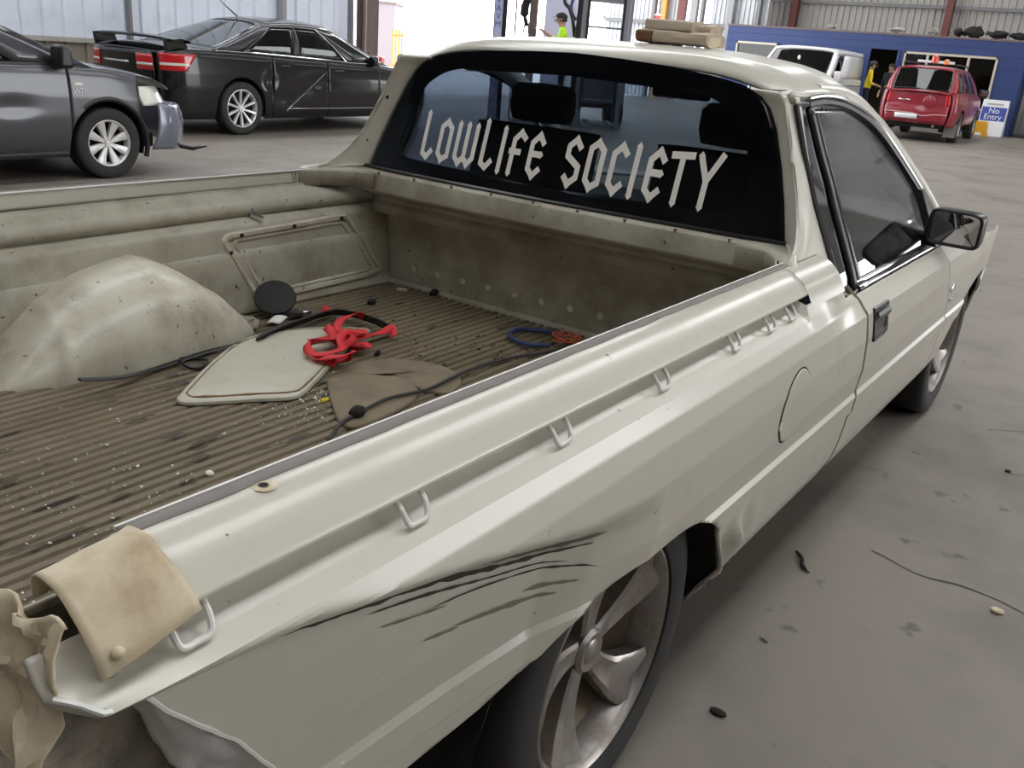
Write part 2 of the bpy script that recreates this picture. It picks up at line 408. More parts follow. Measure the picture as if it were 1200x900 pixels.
# lettering on the rear window
def stroke(b, pts, wd, closed=False):
    P = [Vector((p[0], p[1])) for p in pts]; n = len(P); L_ = []; R_ = []
    for i in range(n):
        a = P[(i-1) % n] if (closed or i > 0) else None; c = P[(i+1) % n] if (closed or i < n-1) else None
        d1 = (P[i]-a).normalized() if a is not None else (c-P[i]).normalized()
        d2 = (c-P[i]).normalized() if c is not None else d1
        t = (d1+d2); t = t.normalized() if t.length > 1e-4 else d1
        nn = Vector((-t.y, t.x)); k = min(2.0, 1/max(.45, nn.dot(Vector((-d1.y, d1.x)))))
        # broad-pen contrast: verticals thick, diagonals thinner
        L_.append(P[i]+nn*wd*k/2); R_.append(P[i]-nn*wd*k/2)
    rows = [[L_[i], R_[i]] for i in range(n)]
    if closed: rows.append(rows[0])
    b.quad_grid([[(q.x, q.y, 0) for q in r] for r in rows])
def dia(b, x, y, a=.095, h=.10):
    b.quad_grid([[(x-a, y, 0), (x, y-h, 0)], [(x, y+h, 0), (x+a, y, 0)]])
T_ = .155
GL = {
 'L': (.62, [([(.16, 1.12), (.16, .10), (.36, .0), (.56, .22)], 0)], [(.16, 1.16)]),
 'O': (.66, [([(.14, .16), (.14, .86), (.34, 1.0), (.54, .84), (.54, .12), (.32, 0)], 1)], [(.34, 1.02), (.32, -.03)]),
 'W': (1.0, [([(.14, .98), (.14, .14), (.32, .0), (.50, .16), (.50, .98)], 0), ([(.50, .14), (.68, .0), (.86, .16), (.86, .98)], 0)], [(.14, 1.0), (.50, 1.0), (.86, 1.0), (.32, -.03), (.68, -.03)]),
 'I': (.36, [([(.18, 1.0), (.18, .0)], 0)], [(.18, 1.04), (.18, -.03)]),
 'F': (.60, [([(.16, .0), (.16, .82), (.36, 1.0), (.58, .84)], 0), ([(.02, .52), (.46, .52)], 0)], [(.16, -.03), (.36, 1.02)]),
 'E': (.64, [([(.58, .78), (.38, 1.0), (.16, .80), (.16, .16), (.36, 0), (.58, .20)], 0), ([(.16, .53), (.50, .53)], 0)], [(.38, 1.02), (.36, -.03), (.52, .53)]),
 'S': (.64, [([(.54, .80), (.34, 1.0), (.14, .84), (.14, .62), (.54, .40), (.54, .16), (.32, 0), (.12, .18)], 0)], [(.34, 1.02), (.32, -.03)]),
 'C': (.60, [([(.56, .80), (.36, 1.0), (.15, .82), (.15, .16), (.34, 0), (.56, .20)], 0)], [(.36, 1.02), (.34, -.03)]),
 'T': (.66, [([(.33, .98), (.33, .0)], 0), ([(.0, .96), (.66, 1.0)], 0)], [(.33, -.03)]),
 'Y': (.70, [([(.10, 1.0), (.36, .52), (.36, .0)], 0), ([(.36, .52), (.70, 1.12)], 0)], [(.36, -.03), (.10, 1.02)]),
}
def letter_word(word, x0, x1, z0, h):
    tot = sum(GL[c][0] for c in word)+.07*(len(word)-1); k = (x1-x0)/tot; x = x0
    for c in word:
        b = B(); wd, st, ds = GL[c]
        for pts, cl in st: stroke(b, pts, T_, bool(cl))
        for p in ds: dia(b, *p)
        b.xf(lambda p: gpt(x+p.x*k, z0+p.y*h, .0032))
        b.build('letter', M['letter'], rw, smooth=False, solid=.0004, weld=0, label='white blackletter letter '+c)
        x += (wd+.07)*k
letter_word('LOWLIFE', -.497, -.02, 1.050, .112)
letter_word('SOCIETY', .045, .512, 1.045, .120)
# ---- side windows (right + left)
def gpS(y, z, o=0): return Vector((gh(z)+o, y, z))
def ydiv(z): return interp(z, [.875, 1.113, 1.31], [1.15, 1.165, 1.12])
def yfr(z): return interp(z, [.87, 1.03, 1.14, 1.22, 1.27, 1.304], [2.17, 2.06, 1.895, 1.745, 1.60, 1.42])
for mir in (False, True):
    def bb(b): return b.mirx() if mir else b
    zq = lin(.868, 1.312, 30)
    qg = bb(B().quad_grid([[gpS(1.012+(ydiv(z)-.012-1.012)*t, z, -.004) for t in lin(0, 1, 6)] for z in zq])).build('quarter_window', M['glass_side'], ute, solid=.003)
    bb(B().tube([gpS(1.012, z, .002) for z in lin(.885, 1.312, 16)]+[gpS(y, 1.316, .001) for y in lin(1.03, 1.12, 5)], .008, 6)).build('window_trim', M['black'], qg)
    bb(B().tube(catmull([gpS(1.018, .98, .006), gpS(1.02, .90, .006), gpS(1.035, .875, .008), gpS(1.08, .866, .010), gpS(1.13, .868, .010)], 5), .006, 6)).build('chrome_trim', M['chrome'], qg)
    dg = bb(B().quad_grid([[gpS(ydiv(z)+.03+(yfr(z)-ydiv(z)-.03)*t, z, -.004) for t in lin(0, 1, 18)] for z in lin(.868, 1.304, 34)])).build('door_window', M['glass_side'], ute, solid=.003)
    bb(B().quad_grid([[gpS(ydiv(z)-.016, z, .004), gpS(ydiv(z)+.012, z, .007), gpS(ydiv(z)+.022, z, .004)] for z in lin(.868, 1.31, 20)])).build('divider_post', M['black'], dg, solid=.012)
    bb(B().tube([gpS(ydiv(z)+.034, z, .003) for z in lin(.875, 1.295, 20)], .0045, 6)).build('chrome_trim', M['chrome'], dg)
    top = catmull([gpS(ydiv(1.31)-.02, 1.316, .002), gpS(1.25, 1.322, .002), gpS(1.42, 1.310, .002), gpS(1.60, 1.275, .002), gpS(1.745, 1.225, .002), gpS(1.895, 1.145, .002), gpS(2.06, 1.035, .002)], 6)
    bb(B().tube(top, .009, 6)).build('window_trim', M['black'], dg)
    bb(B().tube([p+Vector((.002, 0, .016)) for p in top], .005, 6)).build('chrome_trim', M['chrome'], dg)
    # belt chrome strip
    bb(B().quad_grid([[(.846, y, .885), (.854, y, .884), (.866, y, .874), (.872, y, .862)] for y in lin(1.16, 2.10, 14)])).build('belt_strip', M['chrome'], dg, solid=.004)
    # A-pillar, from roof edge to cowl
    ap = catmull([(.60, 1.30, 1.335), (.630, 1.50, 1.325), (.660, 1.70, 1.262), (.700, 1.92, 1.165), (.755, 2.16, 1.03), (.80, 2.36, .90)], 6)
    bb(B().tube(ap, .032, 10, sq=(1, 1.0))).build('windscreen_pillar', M['paint'], ute)
    bb(B().quad_grid([[gpS(y, 1.317, -.004), (.655, y, 1.335), (.645, y, 1.345)] for y in lin(1.0, 1.5, 10)])).build('cant_rail', M['paint'], ute, solid=.01)
    # mirror
    mb = bb(B().prism([(2.02, .87), (2.16, .87), (2.10, .96), (2.05, 1.045), (2.03, 1.05)], lambda a, c, d: (gh(c)+d, a, c), -.006, .022)).build('mirror_mount', M['black'], ute, bevel=.004)
    hs = B()
    for t, s in ((-.075, .9), (-.07, .97), (0, 1.0), (.05, .93), (.085, .75), (.10, .4)):
        pass
    ms = [(-.062, .96), (-.058, 1.0), (-.03, 1.02), (.03, .97), (.065, .82), (.085, .55), (.09, .05)]
    rows = []
    for dy, s in ms:
        row = []
        for k in range(40):
            a = 2*math.pi*k/40; ca, sa = math.cos(a), math.sin(a)
            px = math.copysign(abs(ca)**.32, ca)*.082; pz = math.copysign(abs(sa)**.32, sa)*.057
            row.append((.930+px*s, 2.0+dy, .950+pz*s-.004*ca))
        rows.append(row)
    bb(hs.quad_grid(rows, True)).build('mirror_housing', M['black'], mb)
    bb(B().box((.86, 2.02, .935), (.06, .05, .07))).build('mirror_arm', M['black'], mb, bevel=.01)
    row0 = [[(.930+math.copysign(abs(math.cos(a))**.32, math.cos(a))*.073*s, 1.944+.003*(s-1)+.0*a, .950+math.copysign(abs(math.sin(a))**.32, math.sin(a))*.049*s-.004*math.cos(a)) for a in lin(0, 2*math.pi, 41)] for s in (.01, .5, 1)]
    bb(B().quad_grid(row0)).build('mirror_glass', M['mirror'] if 'mirror' in M else M.setdefault('mirror', mat('mirror_glass', (.5, .5, .52), rough=.03, metal=1)), mb)
    bb(B().quad_grid([[(.930+math.copysign(abs(math.cos(a))**.32, math.cos(a))*.082*s, 1.940, .950+math.copysign(abs(math.sin(a))**.32, math.sin(a))*.057*s-.004*math.cos(a)) for a in lin(0, 2*math.pi, 41)] for s in (.88, 1.0)])).build('mirror_bezel', M['black'], mb, solid=.006)
# windscreen, bonnet, cowl
B().quad_grid([[((.62+.17*t)*u, 1.70+.66*t-.10*abs(u)**2.2+.0*t, 1.395-.49*t-.03*abs(u)**3*(1-t)) for u in lin(-1, 1, 21)] for t in lin(0, 1, 12)]).build('windscreen', M['glass_clear'], ute, solid=.004)
B().quad_grid([[((.80-.02*t)*u*(1-.12*t), 2.28+1.36*t, .895-.115*t**1.6+.03*(1-u*u)*(1-.4*t)-.03*abs(u)**6) for u in lin(-1, 1, 25)] for t in lin(0, 1, 20)]).build('bonnet', M['paint'], ute, solid=.01)
B().quad_grid([[(.78*u*(1-.06*t*t), 3.60+.13*math.sin(math.pi*min(1, t*1.1+.02))*(1-.35*u*u)-.16*u**4, .78-.56*t) for u in lin(-1, 1, 25)] for t in lin(0, 1, 12)]).build('front_bumper', M['paint'], ute, solid=.01)
# ---- tray
FZ = .588; FY1 = 1.035; FY0 = -1.10
NR = 46
pts = []
x = -.69
wr = 1.38/NR
for i in range(NR):
    pts += [(x, FZ), (x+wr*.52, FZ), (x+wr*.62, FZ-.006), (x+wr*.90, FZ-.006)]
    x += wr
pts.append((.69, FZ))
tf = B().quad_grid([[(p[0], y, p[1]+.003*mnoise.noise((p[0]*3, y*3, 1))) for p in pts] for y in lin(FY0, FY1, 44)]).build('tray_floor', M['mat'], ute, angle=25, label='dirty ribbed brown tray floor')
tp = catmull([(.782, .936, 0), (.778, .925, 0), (.745, .905, 0), (.735, .893, 0), (.733, .878, 0), (.742, .868, 0), (.748, .862, 0), (.742, .855, 0), (.715, .845, 0), (.706, .835, 0), (.703, .80, 0), (.700, .768, 0), (.694, .765, 0), (.690, .70, 0), (.686, .62, 0), (.675, .585, 0)], 3)
for mir in (True, False):
    b = B().quad_grid([[(p.x, y, p.y+.003*math.sin(3*y)) for p in tp] for y in lin(FY0, FY1+.01, 70)])
    if mir: b.mirx()
    tw = b.build('tray_side', M['tray_paint'], ute, solid=.004, angle=35)
    # recessed frame of the service opening
    fr = []
    corners = [(.335, .815), (.82, .825), (.965, .65), (.965, .625), (.45, .635), (.42, .65)]
    loop = catmull([(.36, .815), (.80, .828), (.835, .820), (.965, .665), (.968, .640), (.945, .628), (.47, .632), (.44, .645), (.345, .785), (.342, .805), (.36, .815)], 5) if False else None
    L2 = [(.37, .822), (.60, .827), (.80, .832), (.832, .826), (.86, .795), (.95, .675), (.968, .645), (.955, .632), (.92, .628), (.70, .625), (.48, .622), (.452, .630), (.43, .655), (.36, .775), (.345, .805), (.352, .818), (.37, .822)]
    for nm, sc_, r_, mm in (('frame_ridge', 1.0, .011, 'arch_paint'), ('frame_ridge', .88, .007, 'arch_paint')):
        cyc, czc = .655, .725
        pl = []
        for (yy, z_) in L2:
            q = (cyc+(yy-cyc)*sc_, czc+(z_-czc)*(sc_-.03 if sc_ < 1 else 1))
            xx = interp(q[1], [.585, .62, .70, .765, .768, .80, .835], [.675, .686, .690, .694, .700, .703, .706])
            pl.append((xx-.002, q[0], q[1]))
        b = B().tube(catmull(pl, 4), r_, 6, sq=(1, 1))
        if mir: b.mirx()
        b.build(nm, M[mm], tw)
    if mir:
        for (yy, z_) in ((.40, .822), (.60, .827), (.80, .831), (.36, .775), (.40, .70), (.46, .626), (.75, .626), (.95, .66)):
            B().ball((-.690, yy, z_), (.006, .007, .006), 6, 5).build('bolt_hole', M['dark'], tw)
        B().tube([(-.735, .47, .872), (-.72, .47, .868), (-.695, .485, .862)], [.008, .008, .006], 8).build('tie_pin', M['chrome'], tw)
    # wheel hump
    HY = [-.405, -.395, -.364, -.298, -.231, -.142, -.073, .035, .122, .226, .281, .312, .32]; HH = [0, .008, .035, .090, .140, .186, .206, .220, .192, .115, .058, .010, 0]
    hsm = catmull([(a_, b_, 0) for a_, b_ in zip(HY, HH)], 8)
    def hump(u, v):
        i_ = u*(len(hsm)-1); k0 = min(int(i_), len(hsm)-2); y, h = hsm[k0].lerp(hsm[k0+1], i_-k0)[:2]; h = max(h, 0)
        g = h/.22; xin = .452+.11*(1-min(1, g)**.5); a = v*math.pi/2
        xx = xin+(.73-xin)*(1-math.cos(a)**.85)*.95
        zz_ = FZ-.012+(h+.012)*math.sin(a)**.6
        k = 0
        for q in (-.27, -.01, .19): k += .005*math.exp(-((y-q-.05*v)/.013)**4)
        return (xx-k*math.cos(a), y, zz_+k*math.sin(a))
    hb = B().grid(hump, lin(0, 1, 80), lin(0, .985, 30))
    if mir: hb.mirx()
    hb.build('wheel_hump', M['arch_paint'], tw, angle=60, label='domed wheel housing inside the tray')
# front wall and header of the tray
hp = [(.985, .915), (.983, .895), (.979, .885), (.972, .882), (.925, .880), (.918, .884), (.905, .93), (.892, .955), (.880, .958), (.872, .950), (.866, .948), (.845, .952), (.838, .958), (.832, 1.0), (.828, 1.01), (.75, 1.018), (.63, 1.028), (.600, 1.03), (.580, 1.01)]
hx = .635
wb = B().quad_grid([[(u, y-.02*(1-(u/.7)**2)*(1 if z > .85 else .3), z) for z, y in hp] for u in lin(-.70, .70, 50)])
hdr = wb.build('tray_front_wall', M['tray_paint'], ute, solid=.004, angle=30)
for s in (-1, 1):   # corner gussets
    B().quad_grid([[(s*.788, .70, z), (s*.755, .79, z), (s*.70, .868, z), (s*.62, .872, z)] for z in (.979, .972, .93)]).build('corner_gusset', M['tray_paint'], hdr, solid=.004)
    B().quad_grid([[(s*.80, .70, .979), (s*.79, .93, .985)], [(s*.755, .79, .9795), (s*.74, .93, .985)], [(s*.70, .868, .980), (s*.70, .93, .985)], [(s*.62, .872, .980), (s*.62, .93, .985)]]).build('corner_ledge', M['tray_paint'], hdr, solid=.004)
for i, x in enumerate(lin(-.60, .60, 9)):
    B().prism([(x-.004, .988), (x+.004, .988), (x+.002, .978), (x-.002, .978)], lambda a, c, d: (a, d, c), .868, .874).build('trim_clip', M['smudge_and_shade'], hdr)
for x in lin(-.56, .60, 12):
    B().lathe([(0, .012), (.0018, .009), (.0022, 0)], 10, 'y', (x, 1.016, .66)).build('weld_spot', M['arch_paint'], hdr)
# ---- tail damage, right rear corner
def crump(p, amp, sc_, seed=0):
    n = mnoise.noise_vector(Vector((p[0]*sc_+seed, p[1]*sc_, p[2]*sc_))); return Vector(p)+Vector(n)*amp
cap_prof = catmull([(.783, .955, 0), (.786, .976, 0), (.797, .983, 0), (.825, .981, 0), (.850, .966, 0), (.866, .950, 0), (.877, .934, 0), (.880, .920, 0)], 5)
cap = B().quad_grid([[crump((p.x+.004*math.sin(3*t), -1.000+(.082+.012*(j/len(cap_prof)))*t, p.y-.010*(1-t)+.012*t*(j/len(cap_prof))**3), .0022, 25) for j, p in enumerate(cap_prof)] for t in lin(0, 1, 14)])
cap = cap.build('rail_end_cap', M['crumpled'], ute, solid=.003, label='bent rust-stained cap at the rail end')
B().ball((.882, -.985, .930), (.005, .006, .006), 10, 6).build('cap_screw', M['crumpled'], cap)
B().ball((.868, -.985, .906), (.006, .007, .006), 10, 6).build('cap_screw', M['grime'], cap)
def crumple_patch(name, fn, nu, nv, amp, sc_, mt, parent=ute, label=None, solid=.003):
    b = B().grid(lambda u, v: crump(fn(u, v), amp, sc_) + Vector(mnoise.noise_vector(Vector(fn(u, v))*sc_*2.7))*amp*.35, lin(0, 1, nu), lin(0, 1, nv)); return b.build(name, mt, parent, solid=solid, angle=24, label=label)
crumple_patch('crumpled_corner', lambda u, v: (.70+.165*u, -1.015-.02*(1-u)-.012*v-.02*u*v, .962-.115*v-.02*(1-u)-.02*v*u), 26, 22, .018, 26, M['crumpled'], label='crushed cream metal at the torn tail corner')
M['torn'] = mat('torn_pale_paint', (.62, .61, .60), rough=.28, coat=.3, var=.12, vscale=15)
def tornpt(u, v):
    y = -1.03+.245*u; z0 = tail_low(y); wv = .012+.055*sst(.30, .7, u)
    return Vector((fside(y, z0)-.002-.022*v-.012*v*v, y+.012*v*math.sin(7*u), z0+.004-wv*v))
tk = crumple_patch('torn_skin', tornpt, 40, 10, .004, 42, M['torn'], label='torn pale metal edge of the quarter panel')
B().tube([Vector(tornpt(u, .02))+Vector((.003, 0, 0))+Vector(mnoise.noise_vector((u*14, 0, 0)))*.003 for u in lin(0, 1, 40)], .0028, 6).build('bright_edge', M['white'], tk)
# inner structure visible under the tear
b = B().quad_grid([[crump((.775-.03*v, -1.06+.42*u, .86-.55*v), .012, 11) for v in lin(0, 1, 14)] for u in lin(0, 1, 16)]); b.build('inner_panel', M['grime'], ute, solid=.004, label='grimy inner panel behind the torn skin')
b = B().quad_grid([[crump((-.75+1.5*u, -1.07+.02*math.sin(6*v), .93-.62*v), .012, 9) for v in lin(0, 1, 14)] for u in lin(0, 1, 26)])
b.build('tail_panel', M['grime'], ute, solid=.004)
B().tube([(.735, -1.03, .83), (.74, -1.0, .76), (.735, -.99, .66)], .010, 8).build('rusty_bracket', M['rust'], ute)
B().box((.72, -.93, .77), (.03, .012, .14)).build('bracket_and_cavity', M['grime'], ute, bevel=.003)
B().lathe([(-.004, .016), (.004, .016), (.005, .010)], 16, 'x', (.715, -.955, .80)).build('grommet', M['dark'], ute)
# scrapes and smudges on the dented quarter, plus a strip of painted dent shade
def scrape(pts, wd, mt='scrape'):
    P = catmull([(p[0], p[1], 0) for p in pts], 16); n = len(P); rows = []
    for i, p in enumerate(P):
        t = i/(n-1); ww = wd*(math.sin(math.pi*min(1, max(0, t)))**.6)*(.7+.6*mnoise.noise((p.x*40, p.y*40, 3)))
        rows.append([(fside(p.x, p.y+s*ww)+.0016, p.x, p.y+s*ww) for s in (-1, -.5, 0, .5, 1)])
    B().quad_grid(rows).build('scrape_and_shade_mark', M[mt], ute, weld=0)
for pts, wd, mt in (
    ([(-.84, .822), (-.74, .806), (-.64, .789), (-.55, .773), (-.44, .746), (-.33, .722), (-.22, .706)], .006, 'scrape'),
    ([(-.66, .779), (-.56, .760), (-.46, .736), (-.36, .714)], .003, 'scrape'),
    ([(-.58, .800), (-.48, .778), (-.38, .752), (-.28, .730), (-.20, .720)], .012, 'smudge_and_shade'),  # shade inside the dent step, painted on as a dark strip
    ([(-.55, .735), (-.45, .722), (-.34, .700), (-.24, .672), (-.20, .655)], .0025, 'scrape'),
    ([(-.46, .735), (-.36, .715), (-.27, .690)], .0018, 'scrape'),
    ([(-.50, .682), (-.42, .668), (-.34, .652), (-.28, .636)], .006, 'smudge_and_shade'),
    ([(-.64, .752), (-.58, .738), (-.52, .725)], .003, 'smudge_and_shade'),
    ([(-.36, .672), (-.30, .66), (-.24, .645)], .005, 'smudge_and_shade'),
    ([(-.56, .69), (-.53, .684), (-.49, .676)], .004, 'smudge_and_shade')): scrape(pts, wd, mt)
# lower swage lines on the quarter behind the wheel and around the sill
# ---- underbody and wheel wells
ub = B(); ub.box((0, .95, .42), (1.30, 1.15, .30)); ub.box((0, 2.0, .45), (1.6, .35, .36)); ub.box((0, -.8, .46), (1.3, .55, .22)); ub.box((0, 3.35, .5), (1.4, .4, .4)); ub.box((0, 2.94, .62), (1.1, .9, .30)); ub.box((0, 0, .50), (1.0, .9, .16)); ub.box((0, .93, .36), (1.62, .85, .14)); ub.box((0, 1.7, .36), (1.62, 1.0, .14))
ub.build('underbody', M['dark'], ute)
for s in (-1, 1):
    for ar in (ARCH_R, ARCH_F):
        prof_ = [(ar['c']+ar['hw']*1.015*t, max(.24, ar['z0']+(ar['top']-ar['z0'])*(1-abs(t)**2.6)**(1/2.2))+.012) for t in [-1, -.995, -.98]+lin(-.95, .95, 31)+[.98, .995, 1]]
        b = B().quad_grid([[(s*.60, y, z+.02), (s*.70, y, z+.02), (s*.82, y, z+.012), (s*(fside(y, z+.02, s > 0)-.012), y, z+.004)] for y, z in prof_])
        b.quad_grid([[(s*.60, y, .22), (s*.60, y, z+.02)] for y, z in prof_])
        b.build('wheel_well', M['dark'], ute)
# ---- wheels
def make_wheel(name, r, rim, wd, spokes, style, alloy, barrel, parent, loc, concave=.03, side=1, ns=48):
    w_ = empty(name, loc); w_.parent = parent
    xo = 0.0   # outer lip plane at x=0, inwards is -x*side
    tp_ = [(-.012, rim+.004), (.006, rim+.012), (.010, rim+.03), (.010, r-.035), (.002, r-.012), (-.014, r-.001), (-.05, r), (-wd+.05, r), (-wd+.014, r-.001), (-wd-.002, r-.012), (-wd-.010, r-.04), (-wd-.004, rim)]
    def mk(b): return b if side > 0 else b.mirx()
    mk(B().lathe(tp_, ns, 'x')).build('tyre', M['rubber'], w_, angle=50)
    rp = [(-.010, rim+.006), (.002, rim+.006), (.004, rim), (-.004, rim-.008), (-.012, rim-.012), (-.06, rim-.022), (-wd*.55, rim-.03), (-wd, rim-.01)]
    mk(B().lathe(rp, ns, 'x')).build('rim', alloy, w_, angle=50)
    mk(B().lathe([(-.062, rim-.021), (-.09, rim-.05), (-.11, rim*.45), (-.11, 0.001)], 32, 'x')).build('brake_disc', barrel, w_, angle=50)
    hubr = .046 if style != 'cover' else .035
    bS = None
    for k in range(spokes):
        a0 = 2*math.pi*k/spokes+.35
        b = B(); rows = []
        for t in lin(0, 1, 9):
            rr_ = hubr*.6+(rim-.006-hubr*.6)*t
            if style == 'broad':
                hwid = interp(t, [0, .15, .5, 1], [.026, .022, .034, .070]); groove = .010*sst(.1, .45, t)
            elif style == 'thin':
                hwid = interp(t, [0, .2, 1], [.016, .013, .017]); groove = 0
            else:
                hwid = interp(t, [0, .25, 1], [.012, .020, .040]); groove = .004*t
            dx = -concave*(1-t**1.6)-.006
            row = []
            tw = .22*t*t if style == 'broad' else 0
            for s_, dd in ((-1.0, -.034), (-1.0, -.006), (-.72, 0), (0, -groove), (.72, 0), (1.0, -.006), (1.0, -.034)):
                aa = a0+tw
                ex = rr_*math.cos(aa)-s_*hwid*math.sin(aa); ez = rr_*math.sin(aa)+s_*hwid*math.cos(aa)
                k_ = math.hypot(ex, ez); 
                if k_ > rim-.003: ex *= (rim-.003)/k_; ez *= (rim-.003)/k_
                row.append((dx+dd, ex, ez))
            rows.append(row)
        mk(b.quad_grid(rows)).build('spoke', alloy, w_, angle=45)
    mk(B().lathe([(-concave-.04, hubr), (-concave-.004, hubr), (-concave+.004, hubr*.85), (-concave+.002, hubr*.55), (-concave+.004, hubr*.5), (-concave+.006, .001)], 24, 'x')).build('centre_cap', alloy, w_, angle=40)
    return w_
for s in (1, -1):
    for yc in (0.0, 2.94):
        wl = make_wheel('wheel', .335, .232, .22, 5, 'broad', M['alloy'], M['barrel'], ute, (s*.838, yc, .335), .040, s)
# badge on the front fender
B().ball(onside(2.25, .70, .003), (.004, .026, .018), 12, 6).build('fender_badge', M['chrome'], ute)
B().box(onside(2.27, .655, .003), (.006, .03, .016)).build('fender_badge', M['chrome'], ute, bevel=.002)
# ---- cab interior
seat = lambda x: None
for x in (-.36, .36):
    b = B(); b.quad_grid([[(x+.25*math.copysign(abs(math.cos(a))**.5, math.cos(a))*s_, 1.30+.10*t+dy, .62+.52*t) for a in lin(0, 2*math.pi, 25)[:-1] for s_, dy in ((1, .06*math.sin(a)),)] for t in lin(0, 1, 8)], True)
    st = b.build('seat', M['cloth'], ute)
    hs_ = B().quad_grid([[(x+.13*math.copysign(abs(math.cos(a))**.5, math.cos(a))*k, 1.42+.045*math.sin(a)*k, z) for a in lin(0, 2*math.pi, 21)[:-1]] for z, k in ((1.155, .3), (1.16, .9), (1.20, 1), (1.26, .98), (1.28, .8), (1.285, .1))], True); hs_.build('headrest', M['cloth'], st)
B().box((0, 1.20, .72), (1.45, .12, .46)).build('cab_rear_trim', M['cloth'], ute)
B().box((0, 2.15, .72), (1.4, .40, .26)).build('dashboard', M['cloth'], ute, bevel=.05)
B().tube([(.36+.18*math.cos(a), 1.95+.05*math.sin(a), .88+.17*math.sin(a)) for a in lin(0, 2*math.pi, 31)], .013, 8).build('steering_wheel', M['black'], ute)
B().box((0.0, 1.74, 1.30), (.22, .03, .065)).build('interior_mirror', M['black'], ute, bevel=.01)
# ================================================================== SHED
M['concrete'] = mat('concrete', (.205, .178, .150), rough=.55, var=.22, vscale=.7, dirt=(.09, .08, .072), dirtamt=.5, dscale=1.3, bump=.06, bscale=12, spots=((.10, .085, .07), 6, .66))
M['outside'] = mat('outside_ground', (.55, .53, .50), rough=.9, var=.1, vscale=.5)
M['sheet_white'] = mat('pale_wall_sheet', (.66, .71, .80), rough=.45, var=.08, vscale=1.5, dirt=(.30, .27, .22), dirtamt=.25, dscale=2)
M['sheet_dirty'] = mat('dirty_wall_sheet', (.34, .30, .25), rough=.6, var=.25, vscale=3, dirt=(.12, .09, .06), dirtamt=.5, dscale=3)
M['sheet_grey'] = mat('grey_wall_sheet', (.36, .345, .325), rough=.5, var=.12, vscale=1.2, dirt=(.22, .15, .11), dirtamt=.3, dscale=1.2)
M['sheet_lit'] = mat('lit_wall_sheet', (.52, .54, .57), rough=.4, var=.1, vscale=1.2)  # paler copy of the wall sheet, light through it painted in
M['girt'] = mat('grey_girt', (.16, .16, .165), rough=.5, var=.15, vscale=4)
M['girt_pale'] = mat('pale_girt', (.38, .36, .33), rough=.6, var=.15, vscale=4)
M['col_red'] = mat('red_oxide_steel', (.13, .035, .03), rough=.55, var=.2, vscale=6)
M['col_brown'] = mat('brown_steel', (.15, .11, .10), rough=.6, var=.2, vscale=6)
M['col_grey'] = mat('grey_steel', (.27, .27, .28), rough=.5, var=.1, vscale=6)
M['roofing'] = mat('roof_sheet', (.30, .30, .30), rough=.6)
fl = B().quad_grid([[(x, y, 0) for y in lin(-16, 33, 40)] for x in lin(-14.5, 12, 30)]).build('floor', M['concrete'], smooth=False); fl['kind'] = 'structure'
og = B().quad_grid([[(x, y, -.02) for y in (-70, 110)] for x in (-110, 90)]).build('outside_ground', M['outside'], smooth=False); og['kind'] = 'structure'
# cracks and joints in the slab
def crack(pts, wd):
    P = catmull([(x, y, 0) for x, y in pts], 5); rows = []
    for i, p in enumerate(P):
        t = P[min(i+1, len(P)-1)]-P[max(i-1, 0)]; n_ = Vector((-t.y, t.x, 0)); n_.normalize()
        j = .012*mnoise.noise((p.x*9, p.y*9, 0)); ww = wd*(.5+abs(mnoise.noise((p.x*6, p.y*6, 5)))*1.3)
        rows.append([(p.x+n_.x*(j-ww), p.y+n_.y*(j-ww), .0012), (p.x+n_.x*(j+ww), p.y+n_.y*(j+ww), .0012)])
    B().quad_grid(rows).build('crack', M['scrape'], fl, smooth=False)
crack([(1.0, 1.45), (1.15, 1.40), (1.3, 1.43), (1.5, 1.38), (1.75, 1.42), (2.1, 1.36), (2.6, 1.40)], .004)
crack([(1.1, 2.9), (1.3, 3.1), (1.35, 3.5), (1.6, 3.8), (2.1, 3.9), (2.6, 4.3)], .004)
crack([(1.25, 2.45), (1.6, 2.55), (2.0, 2.5), (2.5, 2.62)], .003)
crack([(1.6, 2.6), (1.55, 3.0), (1.7, 3.3)], .003)
crack([(-2.4, 22.0), (-1.0, 21.2), (.5, 20.4), (3, 19.2)], .03)
# unseen ceiling, skylight gaps placed and widened to shape the light
cb = B()
for x0_, x1_ in ((-14.5, -12.5), (-10.2, -5.2), (-3.8, 1.2), (2.9, 7.4), (8.4, 12)): cb.box(((x0_+x1_)/2, 8.5, 6.6), (x1_-x0_, 49, .06))
for x0_, x1_ in ((-12.5, -10.2), (-5.2, -3.8), (1.2, 2.9), (7.4, 8.4)): cb.box(((x0_+x1_)/2, -10.2, 6.6), (x1_-x0_, 11.5, .06))
ce = cb.build('ceiling', M['roofing'], smooth=False); ce['kind'] = 'structure'
for y in range(-14, 33, 6): B().box((-1.2, y, 6.35), (26.5, .2, .4)).build('rafter', M['girt'], ce, smooth=False)
def ribsheet(wd, h, ribs, depth, frac, axis):
    n = int(round(wd/ribs)); p = []
    for i in range(n):
        a = i*ribs
        p += [(a, 0), (a+ribs*(1-frac), 0), (a+ribs*(1-frac*.75), depth), (a+ribs*(1-frac*.25), depth)]
    p.append((wd, 0))
    b = B()
    if axis == 'y': b.quad_grid([[(q, a, z) for a, q in p] for z in (0, h)])
    else: b.quad_grid([[(a, -q, z) for a, q in p] for z in (0, h)])
    return b
